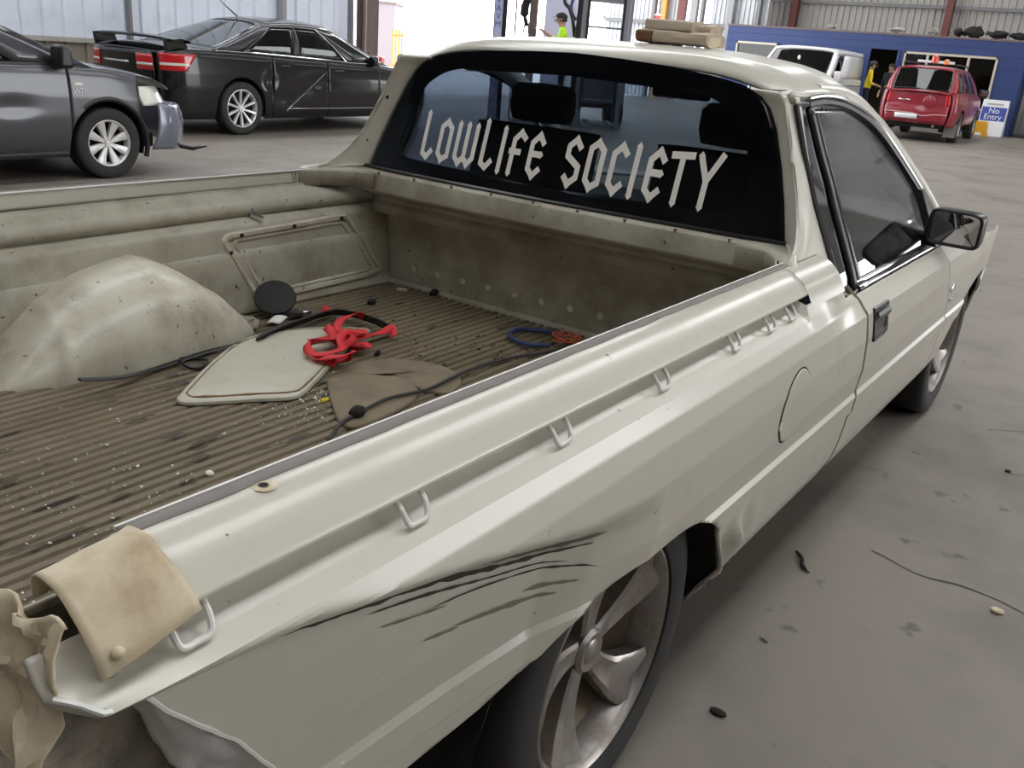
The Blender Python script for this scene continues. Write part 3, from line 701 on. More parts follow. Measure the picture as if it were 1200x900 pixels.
# left wall along x = -13
wl_ = empty('wall_left', (-13, 0, 0)); wl_['kind'] = 'structure'
up_ = low_ = None
for i in range(28):
    y = -15+i
    if up_ is None:
        up_ = ribsheet(.9999, 5.7, .3333, .05, .22, 'y').build('wall_sheet', M['sheet_white'], wl_, smooth=False, solid=.002); up_.location = (0, y, .93)
        low_ = ribsheet(.9999, .93, .3333, .05, .22, 'y').build('lower_sheet', M['sheet_dirty'], wl_, smooth=False, solid=.002); low_.location = (0, y, 0)
    else: dup(up_, wl_, (0, y, .93)); dup(low_, wl_, (0, y, 0))
B().box((.06, -1, .93), (.10, 28, .07)).build('girt', M['girt_pale'], wl_, smooth=False)
B().box((.06, -1, 3.2), (.10, 28, .1)).build('girt', M['girt_pale'], wl_, smooth=False)
for y, mm, w_ in ((5.45, 'col_brown', .22), (8.0, 'girt', .05), (11.2, 'col_grey', .10), (12.98, 'girt', .06)):
    B().box((.10, y, 3.3), (.14, w_, 6.6)).build('wall_post', M[mm], wl_, smooth=False)
# free-standing portal column past the left wall
pc = empty('trim_1', (-13.05, 13.62, 0)); pc['kind'] = 'structure'
for dx, dy, sx, sy, mm in ((.14, 0, .02, .34, 'col_brown'), (-.14, 0, .02, .34, 'col_brown'), (0, 0, .28, .02, 'col_brown'), (.0, .17, .30, .03, 'col_grey')):
    B().box((dx, dy, 3.3), (sx, sy, 6.6)).build('column_plate', M[mm], pc, smooth=False)
# back wall
wb_ = empty('wall_back', (0, 31, 0)); wb_['kind'] = 'structure'
sg = None
for i in range(20):
    x = -12.4+i
    if sg is None: sg = ribsheet(1.0, 6.6, .2, .045, .5, 'x').build('wall_sheet', M['sheet_grey'], wb_, smooth=False, solid=.002); sg.location = (x, 0, 0)
    else: dup(sg, wb_, (x, 0, 0))
B().box((9.5, 0, 5.0), (4.0, .06, 3.2)).build('lintel_unseen', M['sheet_grey'], wb_, smooth=False)  # unseen lintel, added to grey the upper part of the side-window reflection
for z in (2.2, 3.42, 4.7): B().box((-2.4, -.12, z), (20, .10, .10)).build('girt', M['girt'], wb_, smooth=False)
for x in (-10.15, -5.35, -.5, 4.4): B().box((x, -.28, 3.3), (.20, .25, 6.6)).build('column', M['col_red'], wb_, smooth=False)
# unseen walls added to shape light and reflections: rear, and right with open bay
wre = empty('wall_rear_unseen', (-14.5, -10, 0)); wre['kind'] = 'structure'
sq_ = None
for i in range(26):
    if sq_ is None: sq_ = ribsheet(1.0, 6.6, .2, .045, .5, 'x').build('wall_sheet', M['sheet_grey'], wre, smooth=False, solid=.002)
    else: dup(sq_, wre, (i, 0, 0))
wri = empty('wall_right_unseen', (11.5, 0, 0)); wri['kind'] = 'structure'
sq_ = None
for i in range(-10, 31):
    if 7 <= i < 18: continue
    if sq_ is None: sq_ = ribsheet(1.0, 6.6, .2, .045, .5, 'y').build('wall_sheet', M['sheet_grey'], wri, smooth=False, solid=.002); sq_.location = (0, i, 0)
    else: dup(sq_, wri, (0, i, 0))
# side return of the back-left corner: sheets painted brighter for light coming through, posts
wr_ = empty('wall_corner', (-16.4, 29.2, 0)); wr_['kind'] = 'structure'
sz = None
for i in range(6):
    if i == 3: continue
    if sz is None: sz = ribsheet(.96, 6.6, .16, .05, .5, 'x').build('wall_sheet', M['sheet_lit'], wr_, smooth=False, solid=.002)
    else: sz = dup(sz, wr_, (i*1.0, 0, 0))
for x, wd, mm in ((1.95, .12, 'girt'), (2.35, .16, None), (3.0, .26, 'col_red'), (3.45, .22, 'col_grey'), (3.75, .1, 'girt'), (4.75, .2, 'col_grey'), (5.7, .12, 'girt')):
    if mm is None: mm = 'orange'; M['orange'] = mat('orange_paint', (.62, .27, .06), rough=.5)
    B().box((x, -.2, 3.3), (wd, .2, 6.6)).build('wall_post', M[mm], wr_, smooth=False)
B().box((2.9, -.1, 2.45), (5.8, .1, .12)).build('girt', M['girt'], wr_, smooth=False)
# ------------------------------------------------------------------ office
M['blue'] = mat('blue_painted_board', (.022, .045, .16), rough=.55, var=.15, vscale=2, dirt=(.05, .06, .10), dirtamt=.3, dscale=2)
M['cream_frame'] = mat('cream_window_frame', (.55, .50, .42), rough=.5)
M['room_dark'] = mat('office_interior', (.10, .085, .06), rough=.9, var=.3, vscale=1.5)
M['office_glass'] = glass('office_glass', (.42, .44, .42), .15)
of = empty('site_office', (0, 28.35, 0), 0, 'long low blue-painted office against the back wall with framed windows', 'office')
ox0, ox1, oh = -11.35, -2.62, 2.47
# openings: (x0,x1,z0,z1)
OP = [(-11.0, -9.6, .9, 2.02), (-6.78, -5.98, 0, 2.06), (-5.80, -3.30, .62, 2.05)]
nb = 10
def clear(x0, x1, za, zb):
    segs = [(x0, x1)]
    for a, b_, c, d in OP:
        if c < zb-1e-4 and d > za+1e-4:
            ns = []
            for p, q in segs:
                if b_ <= p or a >= q: ns.append((p, q)); continue
                if p < a: ns.append((p, a))
                if b_ < q: ns.append((b_, q))
            segs = ns
    return segs
zcuts = [0, .31, .62, .9, 1.19, 1.48, 1.77, 2.02, 2.06, 2.265, 2.47]
for za, zb in zip(zcuts[:-1], zcuts[1:]):
    for p, q in clear(ox0, ox1, za, zb):
        B().box(((p+q)/2, 0, (za+zb)/2), (q-p, .06, zb-za-(.006 if zb-za > .1 else 0))).build('wall_board', M['blue'], of, smooth=False)
B().box((ox1+.0, 1.2, oh/2), (.06, 2.4, oh)).build('side_wall', M['blue'], of, smooth=False)
B().box((ox0, 1.2, oh/2), (.06, 2.4, oh)).build('side_wall', M['blue'], of, smooth=False)
B().box(((ox0+ox1)/2, 1.2, oh+.02), (ox1-ox0+.1, 2.5, .05)).build('office_roof', M['col_brown'], of, smooth=False)
B().box(((ox0+ox1)/2, 2.3, oh/2), (ox1-ox0, .05, oh)).build('inner_wall', M['room_dark'], of, smooth=False)
def window(name, x0, x1, z0, z1, muls):
    wn = empty(name, (0, 0, 0)); wn.parent = of
    for a, b_, c, d in ((x0, x1, z1-.06, z1), (x0, x1, z0, z0+.05), (x0, x0+.05, z0, z1), (x1-.06, x1, z0, z1)): B().box(((a+b_)/2, -.03, (c+d)/2), (b_-a, .09, d-c)).build('frame_bar', M['cream_frame'], wn, smooth=False)
    for m_ in muls: B().box((m_, -.03, (z0+z1)/2), (.06, .08, z1-z0)).build('mullion', M['cream_frame'], wn, smooth=False)
    e = [x0]+list(muls)+[x1]
    for a, b_ in zip(e[:-1], e[1:]): B().box(((a+b_)/2, 0, (z0+z1)/2), (b_-a-.06, .012, z1-z0-.08)).build('pane', M['office_glass'], wn, smooth=False)
window('window', -5.80, -3.30, .62, 2.05, (-5.15, -4.05)); window('window', -11.0, -9.6, .9, 2.02, ())
B().box((-6.80, -.03, 1.03), (.07, .08, 2.06)).build('door_jamb', M['blue'], of, smooth=False); B().box((-5.96, -.03, 1.03), (.07, .08, 2.06)).build('door_jamb', M['blue'], of, smooth=False)
# stuff lying on the office roof
for i, (x, w_, h_) in enumerate(((-8.1, .25, .05), (-6.2, .5, .07), (-5.2, .3, .10), (-4.5, .2, .12), (-4.1, .55, .20), (-3.5, .6, .13), (-2.95, .5, .10))):
    b = B().ball((0, 0, h_*.85), (w_/2, .16, h_*.75), 10, 6); b.xf(lambda p: crump(p, .11, 13, i*3.1))
    o = b.build('scrap_piece', M['dark'] if i > 2 else M['girt_pale'], None); o.location = (x, 28.5, oh+.045-min(v_[2] for v_ in b.v))
    tag(o, ['pale offcut on the office roof behind the van', 'flat pale offcut on the office roof above the doorway', 'brown scrap beside the red column on the office roof', 'small dark scrap lump right of the red column', 'largest dark scrap heap on the office roof', 'long dark scrap on the office roof above the window', 'dark scrap at the right end of the office roof'][i], 'scrap', 'scrap on the office roof')
# items seen through the office windows
M['red'] = mat('red_plastic', (.55, .03, .035), rough=.4); M['white_p'] = mat('white_plastic', (.75, .76, .78), rough=.4)
M['green_hi'] = mat('green_hivis', (.25, .75, .10), rough=.7); M['yellow_hi'] = mat('yellow_hivis', (.80, .62, .02), rough=.7); M['lime_hi'] = mat('lime_hivis', (.50, .85, .02), rough=.7)
M['bluew'] = mat('blue_bottle', (.10, .22, .65), rough=.25)
b = B().lathe([(0, .001), (0, .11), (.24, .12), (.28, .13), (.52, .13), (.56, .10), (.60, .04), (.64, .04), (.64, .001)], 18, 'z')
wc = empty('water_cooler', (-10.05, 28.9, .76), 0, 'white water cooler with blue bottle inside the left office window', 'water cooler')
B().box((0, 0, .3), (.30, .28, .62)).build('cooler_body', M['white_p'], wc, bevel=.02); b.xf(lambda p: p+Vector((0, 0, .6))).build('water_bottle', M['bluew'], wc)
B().box((-10.05, 28.9, .37), (.4, .4, .74)).build('cooler_stand', M['room_dark'], None); tag(bpy.data.objects['cooler_stand'], 'dark stand under the water cooler inside the office', 'stand')
for i, (x, z) in enumerate(((-4.62, 1.80), (-4.28, 1.82), (-5.42, 1.62))):
    hm = B(); hm.quad_grid([[(.13*math.cos(a)*math.cos(t), .15*math.sin(a)*math.cos(t), .13*math.sin(t)) for a in lin(0, 2*math.pi, 17)[:-1]] for t in lin(0, 1.5, 7)], True); hm.lathe([(0, .13), (0, .165), (.012, .165)], 16, 'z')
    o = hm.build('hard_hat', M['red'] if i < 2 else M['white_p'], None); o.location = (x, 28.75, z)
    tag(o, ['left red hard hat hanging behind office window', 'right red hard hat hanging behind office window', 'white hard hat hanging behind the left office pane'][i], 'hard hat', 'hard hats behind the window')
o = B().prism([(-.16, 0), (.16, 0), (.17, .45), (.06, .52), (-.06, .52), (-.17, .45)], lambda a, c, d: (a, d, c), 0, .06).build('hivis_vest', M['green_hi'], None, bevel=.01); o.location = (-4.98, 28.6, 1.42); tag(o, 'green hi-vis vest hanging behind the office window', 'vest')
# ------------------------------------------------------------------ sign, stool, bin at right
def text_mesh(txt, size, name, mt, parent, loc, rot, ext=.002):
    cu = bpy.data.curves.new(name, 'FONT'); cu.body = txt; cu.size = size; cu.align_x = 'CENTER'; cu.extrude = ext
    t = bpy.data.objects.new(name, cu); COL.objects.link(t)
    dg_ = bpy.context.evaluated_depsgraph_get(); me = bpy.data.meshes.new_from_object(t.evaluated_get(dg_)); bpy.data.objects.remove(t)
    o = bpy.data.objects.new(name, me); COL.objects.link(o); me.materials.clear(); me.materials.append(mt); o.parent = parent; o.location = loc; o.rotation_euler = rot; return o
M['sign_blue'] = mat('sign_blue', (.03, .06, .33), rough=.4)
sg_ = empty('sandwich_board', (-3.0, 27.62, 0), R(2), 'white and blue No Entry sandwich board by the office corner', 'sign')
B().prism([(-.33, 0), (.33, 0), (.33, .95), (-.33, .95)], lambda a, c, d: (a, d+.22*c, c), 0, .03).build('front_board', M['white_p'], sg_, smooth=False)
B().prism([(-.33, 0), (.33, 0), (.33, .95), (-.33, .95)], lambda a, c, d: (a, d+.44-.22*c, c), 0, .03).build('rear_board', M['white_p'], sg_, smooth=False)
B().prism([(-.31, .40), (.31, .40), (.31, .76), (-.31, .76)], lambda a, c, d: (a, d+.22*c, c), -.006, 0).build('blue_panel', M['sign_blue'], sg_, smooth=False)
tr = (math.pi/2-math.atan(.22), 0, 0)
text_mesh('No', .21, 'lettering', M['white_p'], sg_, (0, .22*.60-.010, .60), tr); text_mesh('Entry', .21, 'lettering', M['white_p'], sg_, (0, .22*.44-.010, .44), tr)
B().prism([(-.2, .81), (.2, .81), (.2, .86), (-.2, .86)], lambda a, c, d: (a, d+.22*c, c), -.004, 0).build('sign_strip', M['girt_pale'], sg_, smooth=False)
M['yellow'] = mat('yellow_plastic', (.75, .38, .02), rough=.5)
st_ = empty('step_stool', (-3.17, 27.15, 0), R(4), 'yellow plastic step stool in front of the sandwich board', 'stool')
B().box((0, 0, .36), (.34, .30, .05)).build('stool_top', M['yellow'], st_, bevel=.01)
for s in (-1, 1):
    B().prism([(-.20, 0), (-.06, 0), (-.04, .12), (.04, .12), (.06, 0), (.20, 0), (.15, .34), (-.15, .34)], lambda a, c, d: (d+s*(.20-.09*c), a, c), -.015, .015).build('stool_side', M['yellow'], st_, smooth=False)
B().prism([(-.22, 0), (-.10, 0), (-.07, .10), (.07, .10), (.10, 0), (.22, 0), (.16, .34), (-.16, .34)], lambda a, c, d: (a, d-.15, c), -.012, .012).build('stool_front', M['yellow'], st_, smooth=False)
wb2 = empty('wall_right_bay', (-1.6, 28.9, 0)); wb2['kind'] = 'structure'
B().box((0, 0, 1.2), (1.9, .08, 2.4)).build('bay_panel', M['sheet_grey'], wb2, smooth=False); B().box((0, -.12, .05), (1.9, .25, .06)).build('bay_kerb', M['girt'], wb2, smooth=False)
tag(B().tube([(-2.35, 28.6, 1.55), (-2.4, 28.5, .1)], .02, 6).build('hose_pipe', mat('green_pipe', (.10, .20, .13), rough=.5), None), 'thin green pipe standing at the office corner', 'pipe')
pb = empty('wall_box', (-2.25, 28.72, 1.55), 0, 'black box on the wall right of the office corner', 'box'); B().box((0, 0, 0), (.35, .22, .35)).build('box_body', M['black'], pb, bevel=.02); B().box((0, -.12, .03), (.27, .03, .2)).build('box_face', M['girt'], pb, bevel=.01)
b2_ = empty('wheelie_bin', (-1.75, 28.0, 0), 0, 'dark bin standing at the right edge by the wall', 'bin'); B().prism([(-.22, 0), (.22, 0), (.27, .85), (-.27, .85)], lambda a, c, d: (a, d, c), -.25, .25).build('bin_body', M['black'], b2_, smooth=False); B().box((0, 0, .88), (.60, .58, .06)).build('bin_lid', M['black'], b2_, bevel=.02)
# ================================================================== CARS
def car(name, label, loc, rz, S):
    root = empty(name, loc, rz, label, 'car' if S.get('cat') is None else S['cat'])
    L = S['L']; H = S['hw']; pm = S['paint']; zs0 = S['sill']
    def endw(y):
        e = S.get('corner', .38); d = L/2-abs(y); w_ = H
        tp = S.get('taper', .06); w_ -= tp*(abs(y)/(L/2))**3
        if d < e: w_ -= S.get('cornerw', .22)*(1-math.sqrt(max(0, 1-((e-max(d, 0))/e)**2)))
        return w_
    def belt(y): return interp(y, S['belt'][0], S['belt'][1])
    def X(y, z):
        t = (z-zs0)/(belt(y)-zs0)
        pr = interp(t, [0, .12, .25, .45, .7, .9, 1.0], S.get('prof', [.93, .965, .985, 1.0, .995, .975, .955]))
        dx = 0
        for (dy, dz, sy, sz_, am) in S.get('dents', []): dx -= am*math.exp(-((y-dy)/sy)**2-((z-dz)/sz_)**2)
        return endw(y)*pr+dx
    AR = S['arches']   # list (yc, r)
    def zlo(y):
        for yc, r in AR:
            if abs(y-yc) < r: return max(zs0, S['wr']+.0+math.sqrt(max(0, r*r-(y-yc)**2))*1.0)
        return zs0 + S.get('endlift', .0)*sst(L/2-.6, L/2, abs(y))
    cuts = S['cuts']; names = S['pnames']
    NZ = 26
    for mir in (False, True):
        for k in range(len(cuts)-1):
            a, b_ = cuts[k]+.003, cuts[k+1]-.003
            if mir and k not in (0, len(cuts)-2) and False: continue
            n = max(4, int((b_-a)/.03)); ys = lin(a, b_, n)
            for yc, r in AR:
                for e in (-r-.0005, -r+.0005, -r+.01, r-.01, r-.0005, r+.0005):
                    if a < yc+e < b_: ys.append(yc+e)
            ys.sort()
            rows = []
            for y in ys:
                lo = zlo(y); hi = belt(y); row = []
                for q in range(NZ+1):
                    z = zs0+(hi-zs0)*q/NZ; z = max(z, lo); row.append((X(y, z), y, z))
                rows.append(row)
            bb = B().quad_grid(rows)
            if mir: bb.mirx()
            po = bb.build(names[k], pm, root, solid=.012, weld=2e-4, angle=35)
            if 'door' in names[k]:
                hy = a+.12; hz = belt(hy)-.13
                hd = B().grid(lambda u, v: (X(hy+.17*u, hz+.03*v)+.006+.022*math.sin(math.pi*u)**.5*math.sin(math.pi*v)**.5, hy+.17*u, hz+.03*v), lin(0, 1, 8), lin(0, 1, 5))
                if mir: hd.mirx()
                hd.build('door_handle', S.get('handle', pm), po)
    # decks
    for nm, ya, yb in S['decks']:
        n = max(4, int((yb-ya)/.05))
        B().quad_grid([[(X(y, belt(y))*u, y, belt(y)+S.get('crown', .05)*(1-u*u)*min(1, (L/2-abs(y))/.25+.25)-.004) for u in lin(-1, 1, 25)] for y in lin(ya, yb, n)]).build(nm, pm, root, solid=.012, angle=50)
    # ends
    for nm, sgn, zl in (('rear_bumper', -1, S.get('rear_low', zs0)), ('front_bumper', 1, S.get('front_low', zs0))):
        if nm in S.get('skip', ()): continue
        y0 = sgn*L/2
        def endpt(u, t, o=0, zl=zl, y0=y0, sgn=sgn):
            z = zl+(belt(y0)-zl)*t; xw = X(y0, max(z, zs0)); 
            bul = S.get('bulge', .10)*(1-u*u)+S.get('bump', .05)*math.exp(-((t-.30)/.22)**4)+S['lean'][0 if sgn < 0 else 1]*t
            return (xw*u, y0+sgn*(bul+o), z)
        B().grid(endpt, lin(-1, 1, 31), lin(0, 1, 20)).build(nm, pm, root, solid=.012, angle=50)
        if sgn < 0: S['_rear'] = endpt
        else: S['_front'] = endpt
    # greenhouse
    yB0, yT0, yT1, yB1, zr, Wt = S['gh']
    def bw(y): return X(y, belt(y))-.012
    def side(s, t):
        y = (yB0+(yB1-yB0)*s)*(1-t)+(yT0+(yT1-yT0)*s)*t
        yb_ = yB0+(yB1-yB0)*s
        zt = zr-.055-.04*(2*s-1)**2*S.get('roofarc', 1)
        z = belt(yb_)+(zt-belt(yb_))*t
        x = bw(yb_)*(1-t)+Wt*t+.035*math.sin(math.pi*t)
        return Vector((x, y, z))
    def strip(nm, s0, s1, t0, t1, mt, off=0, ns=8, nt=8, par=root, slim=0):
        for mir in (False, True):
            bb = B().grid(lambda s, t: side(s, t)+Vector((off, 0, 0)), lin(s0, s1, ns), lin(t0, t1, nt))
            if mir: bb.mirx()
            bb.build(nm, mt, par, solid=.006 if slim == 0 else slim, angle=60)
    wins = S['wins']; tb, tt = S.get('tw', (.04, .90))
    e = 0.0
    for s0, s1 in wins:
        strip('pillar', e, s0, tb, tt, S.get('pillar', pm), ns=4); e = s1
        strip('side_window', s0, s1, tb, tt, S['glass'], -.003, ns=10, slim=.003)
    strip('pillar', e, 1.0, tb, tt, pm, ns=4)
    strip('cant_rail', 0, 1, tt, 1.0, pm, ns=24, nt=3); strip('window_sill', 0, 1, -.02, tb, S.get('sillmat', pm), .002, ns=24, nt=3)
    if S.get('chrome'):
        for mir in (False, True):
            pts = [side(s, tb)+Vector((.006, 0, 0)) for s in lin(wins[0][0], wins[-1][1], 24)]+[side(wins[-1][1], t)+Vector((.006, 0, 0)) for t in lin(tb, tt, 8)]+[side(s, tt)+Vector((.006, 0, 0)) for s in lin(wins[-1][1], wins[0][0], 24)]+[side(wins[0][0], t)+Vector((.006, 0, 0)) for t in lin(tt, tb, 8)]
            bb = B().tube(pts, .010, 6)
            if mir: bb.mirx()
            bb.build('window_trim', M['chrome'], root)
    def rz_(x, s):
        u = x/Wt; zt = zr-.055-.04*(2*s-1)**2*S.get('roofarc', 1); return zt+.055*(1-abs(u)**3.2)
    B().quad_grid([[(Wt*u, yT0+(yT1-yT0)*s, rz_(Wt*u, s)) for u in lin(-1, 1, 25)] for s in lin(0, 1, 16)]).build('roof', pm, root, solid=.012, angle=60)
    for nm, s, yb_, yt_, mt in (('rear_window', 0, yB0, yT0, S.get('rglass', S['glass'])), ('windscreen', 1, yB1, yT1, S.get('fglass', S['glass']))):
        sg = -1 if s == 0 else 1
        def scr(u, t, o=0, s=s, sg=sg):
            p = side(s, t); x = p.x*u; z = p.z+(rz_(Wt*u, s)-rz_(Wt, s))*t+S.get('crown', .05)*.6*(1-u*u)*(1-t)
            return (x, p.y+sg*(.10*(1-u*u)*(1-.6*t)+o), z)
        B().grid(lambda u, t: scr(u, t), lin(-.93, .93, 21), lin(.05, .95, 10)).build(nm, mt, root, solid=.004, angle=60)
        fb_ = B()
        fb_.grid(lambda u, t: scr(u, t, .003), lin(-1, -.90, 3), lin(0, 1, 10)); fb_.grid(lambda u, t: scr(u, t, .003), lin(.90, 1, 3), lin(0, 1, 10))
        fb_.grid(lambda u, t: scr(u, t, .003), lin(-1, 1, 21), lin(.93, 1, 3)); fb_.grid(lambda u, t: scr(u, t, .003), lin(-1, 1, 21), lin(-.02, .07, 3))
        fb_.build('screen_surround', S.get('surround', pm), root, solid=.006, angle=60)
        S['_scr%d' % s] = scr
    # interior
    ib = B()
    ib.box((0, (yB0+yB1)/2, S['floor']), (H*1.5, abs(yB1-yB0)*.9, .1))
    ib.build('cabin_floor', M['dark'], root)
    ib = B(); ib.box((0, 0, zs0+.10), (H*1.55, L*.86, .12)); 
    ib.build('underbody', M['dark'], root)
    for yc, r in AR:
        for s in (-1, 1):
            bb = B().quad_grid([[(s*x, yc+(r+.01)*math.cos(a), S['wr']+(r+.01)*math.sin(a)) for x in (H*.55, H*.93)] for a in lin(-.3, math.pi+.3, 24)])
            bb.quad_grid([[(s*H*.55, yc+(r+.01)*k*math.cos(a), S['wr']+(r+.01)*k*math.sin(a)) for k in (.01, 1)] for a in lin(-.3, math.pi+.3, 24)]).build('wheel_well', M['dark'], root)
    for yy in S.get('seats', ()):
        for x in (-.36, .36):
            bb = B().quad_grid([[(x+.22*math.copysign(abs(math.cos(a))**.5, math.cos(a))*k, yy+.07*math.sin(a)-.14*(z-.5), z) for a in lin(0, 2*math.pi, 17)[:-1]] for z, k in ((.45, 1), (belt(0)+.12, 1), (belt(0)+.16, .6), (belt(0)+.18, .55), (belt(0)+.30, .55), (belt(0)+.32, .3))], True); bb.build('seat', M['cloth'], root)
    if S.get('steer'):
        sy, sx, szz = S['steer']; B().tube([(sx+.18*math.cos(a), sy+.07*math.sin(a), szz+.16*math.sin(a)) for a in lin(0, 2*math.pi, 25)], .014, 6).build('steering_wheel', M['black'], root)
        B().box((0, sy+.38, szz-.10), (H*1.5, .45, .18)).build('dashboard', M['cloth'], root, bevel=.04)
    for yc, r in AR:
        for s in (1, -1): make_wheel('wheel', S['wr'], S['rim'], .19, S['spokes'], S['style'], S['alloy'], M['dark'], root, (s*(endw(yc)*.985), yc, S['wr']), S.get('concave', .02), s, 36)
    S['X'] = X; S['side'] = side; S['beltf'] = belt
    return root
def patch(root, S, name, y0, y1, z0, z1, mt, off=.006, label=None, mirror=False, n=10, par=None, fn=None):
    b = B().grid(lambda u, v: (S['X'](y0+(y1-y0)*u, z0+(z1-z0)*v)+off, y0+(y1-y0)*u, z0+(z1-z0)*v) if fn is None else fn(u, v), lin(0, 1, n), lin(0, 1, n))
    if mirror: b.mirx()
    return b.build(name, mt, par or root, solid=.006, label=label)
M['carblack'] = mat('black_car_paint', (.006, .006, .007), rough=.2, coat=.6, coatr=.04, spec=.3)
M['cargrey'] = mat('grey_car_paint', (.050, .052, .060), rough=.30, metal=.3, coat=.7, var=.05, vscale=3, dirt=(.10, .10, .10), dirtamt=.2, dscale=2)
M['carlilac'] = mat('scraped_bumper_paint', (.16, .17, .22), rough=.25, metal=.3, coat=.6)
M['carred'] = mat('maroon_car_paint', (.26, .012, .028), rough=.3, coat=.5, dirt=(.28, .16, .15), dirtamt=.35, dscale=3)
M['carwhite'] = mat('white_van_paint', (.78, .79, .80), rough=.3, coat=.4, var=.03, vscale=3, dirt=(.5, .48, .44), dirtamt=.2, dscale=3)
M['taillight'] = mat('red_lens', (.50, .008, .012), rough=.12, coat=.8); M['clearlens'] = mat('clear_lens', (.70, .69, .62), rough=.15, coat=.6); M['amber'] = mat('amber_lens', (.75, .22, .02), rough=.2, coat=.4)
M['silverwheel'] = mat('bright_alloy', (.72, .72, .74), rough=.28, metal=.6); M['cover'] = mat('wheel_cover', (.62, .61, .60), rough=.35, metal=.35, dirt=(.3, .28, .25), dirtamt=.3, dscale=9)
M['carglass'] = glass('car_glass', (.32, .36, .36), .25); M['carglass2'] = glass('car_rear_glass', (.30, .36, .36), .5); M['vanglass'] = glass('van_windscreen', (.16, .18, .17), .15)
M['greyplastic'] = mat('dusty_bumper_plastic', (.20, .18, .17), rough=.7, var=.2, vscale=6)
# ---- black sedan
SB = dict(L=4.89, hw=.935, paint=M['carblack'], sill=.20, wr=.335, rim=.235, spokes=10, style='thin', alloy=M['silverwheel'],
    belt=([-2.45, -2.2, -1.5, -.6, .6, 1.2, 2.0, 2.45], [.98, 1.03, 1.02, .985, .94, .93, .86, .70]), corner=.42, cornerw=.24,
    arches=[(-1.375, .385), (1.54, .37)], cuts=[-2.445, -.86, .13, 1.17, 2.445], pnames=['rear_quarter', 'rear_door', 'front_door', 'front_fender'],
    decks=[('boot_lid', -2.44, -1.35), ('bonnet', 1.15, 2.44)], gh=(-1.75, -.72, .42, 1.42, 1.475, .575), wins=[(.13, .40), (.44, .72)] , glass=M['carglass'], rglass=M['carglass2'],
    lean=(.02, -.02), floor=.35, seats=(-.55, .35), steer=(.80, .36, .88), chrome=True, pillar=M['black'],
    dents=[(-.60, .45, .20, .10, .03), (-.35, .56, .20, .10, .035), (-.10, .68, .20, .09, .03), (-.92, .68, .10, .12, .03)])
blk = car('black_sedan', 'black sedan with rear spoiler, red tail lamp and dented rear door', (-9.50, 8.14, 0), R(0), SB)
Xb = SB['X']
patch(blk, SB, 'tail_lamp', -2.43, -2.06, .80, .965, M['taillight'], .010, 'red wedge-shaped tail lamp', fn=lambda u, v: (Xb(-2.43+.40*u*(1-.35*(1-v)), .775+.20*v)+.010, -2.43+.40*u*(1-.35*(1-v)), .775+.20*v))
patch(blk, SB, 'tail_lamp_lens', -2.43, -2.13, .835, .865, M['clearlens'], .016)
RE = SB['_rear']
for s in (-1, 1):
    B().grid(lambda u, t: RE(s*(.62+.38*u), .72+.24*t, .008), lin(0, 1, 8), lin(0, 1, 6)).build('tail_lamp', M['taillight'], blk, solid=.006)
    B().grid(lambda u, t: RE(s*(.64+.36*u), .79+.035*t, .016), lin(0, 1, 8), lin(0, 1, 3)).build('tail_lamp_lens', M['clearlens'], blk, solid=.004)
B().grid(lambda u, t: RE(-.42+.84*u, .80+.03*t, .012), lin(0, 1, 10), lin(0, 1, 3)).build('boot_garnish', M['chrome'], blk, solid=.008)
B().grid(lambda u, t: RE(-.30+.60*u, .50+.18*t, -.004), lin(0, 1, 6), lin(0, 1, 4)).build('plate_recess', M['dark'], blk, solid=.004)
# spoiler
sp = empty('spoiler', (0, 0, 0)); sp.parent = blk
B().quad_grid([[( .84*u, -2.42+.26*c+.10*u*u, 1.145+zz_-.03*abs(u)**3) for c, zz_ in ((0, 0), (.02, .018), (.4, .030), (.8, .012), (1, -.01), (.8, -.022), (.4, -.018), (.02, -.012))] for u in lin(-1, 1, 31)], True).build('spoiler_blade', M['carblack'], sp)
for s in (-1, 1): B().prism([(-2.36, .99), (-2.05, 1.0), (-2.10, 1.14), (-2.38, 1.14)], lambda a, c, d: (s*(.74+d), a, c), -.03, .03).build('spoiler_leg', M['carblack'], sp, bevel=.01)
B().tube([(0, -.70, 1.46), (0, -.95, 1.62), (0, -1.1, 1.75)], [.012, .005, .003], 6).build('aerial', M['black'], blk)
for s in (1,):
    B().prism([(.98, .93), (1.10, .93), (1.09, 1.06), (1.0, 1.07)], lambda a, c, d: (s*(.84+d), a, c), 0, .14).build('door_mirror', M['carblack'], blk, bevel=.03)
# chrome line standing for the reflection along the dent; sill trim
B().tube(catmull([(Xb(y, z)+.006, y, z) for y, z in ((-.62, .30), (-.55, .36), (-.35, .50), (-.12, .66), (.06, .80))], 6), .007, 6).build('dent_reflection', M['chrome'], blk)
B().tube([(Xb(y, .33)+.006, y, .33) for y in lin(-.62, 1.1, 12)], .008, 6).build('sill_trim', M['chrome'], blk)
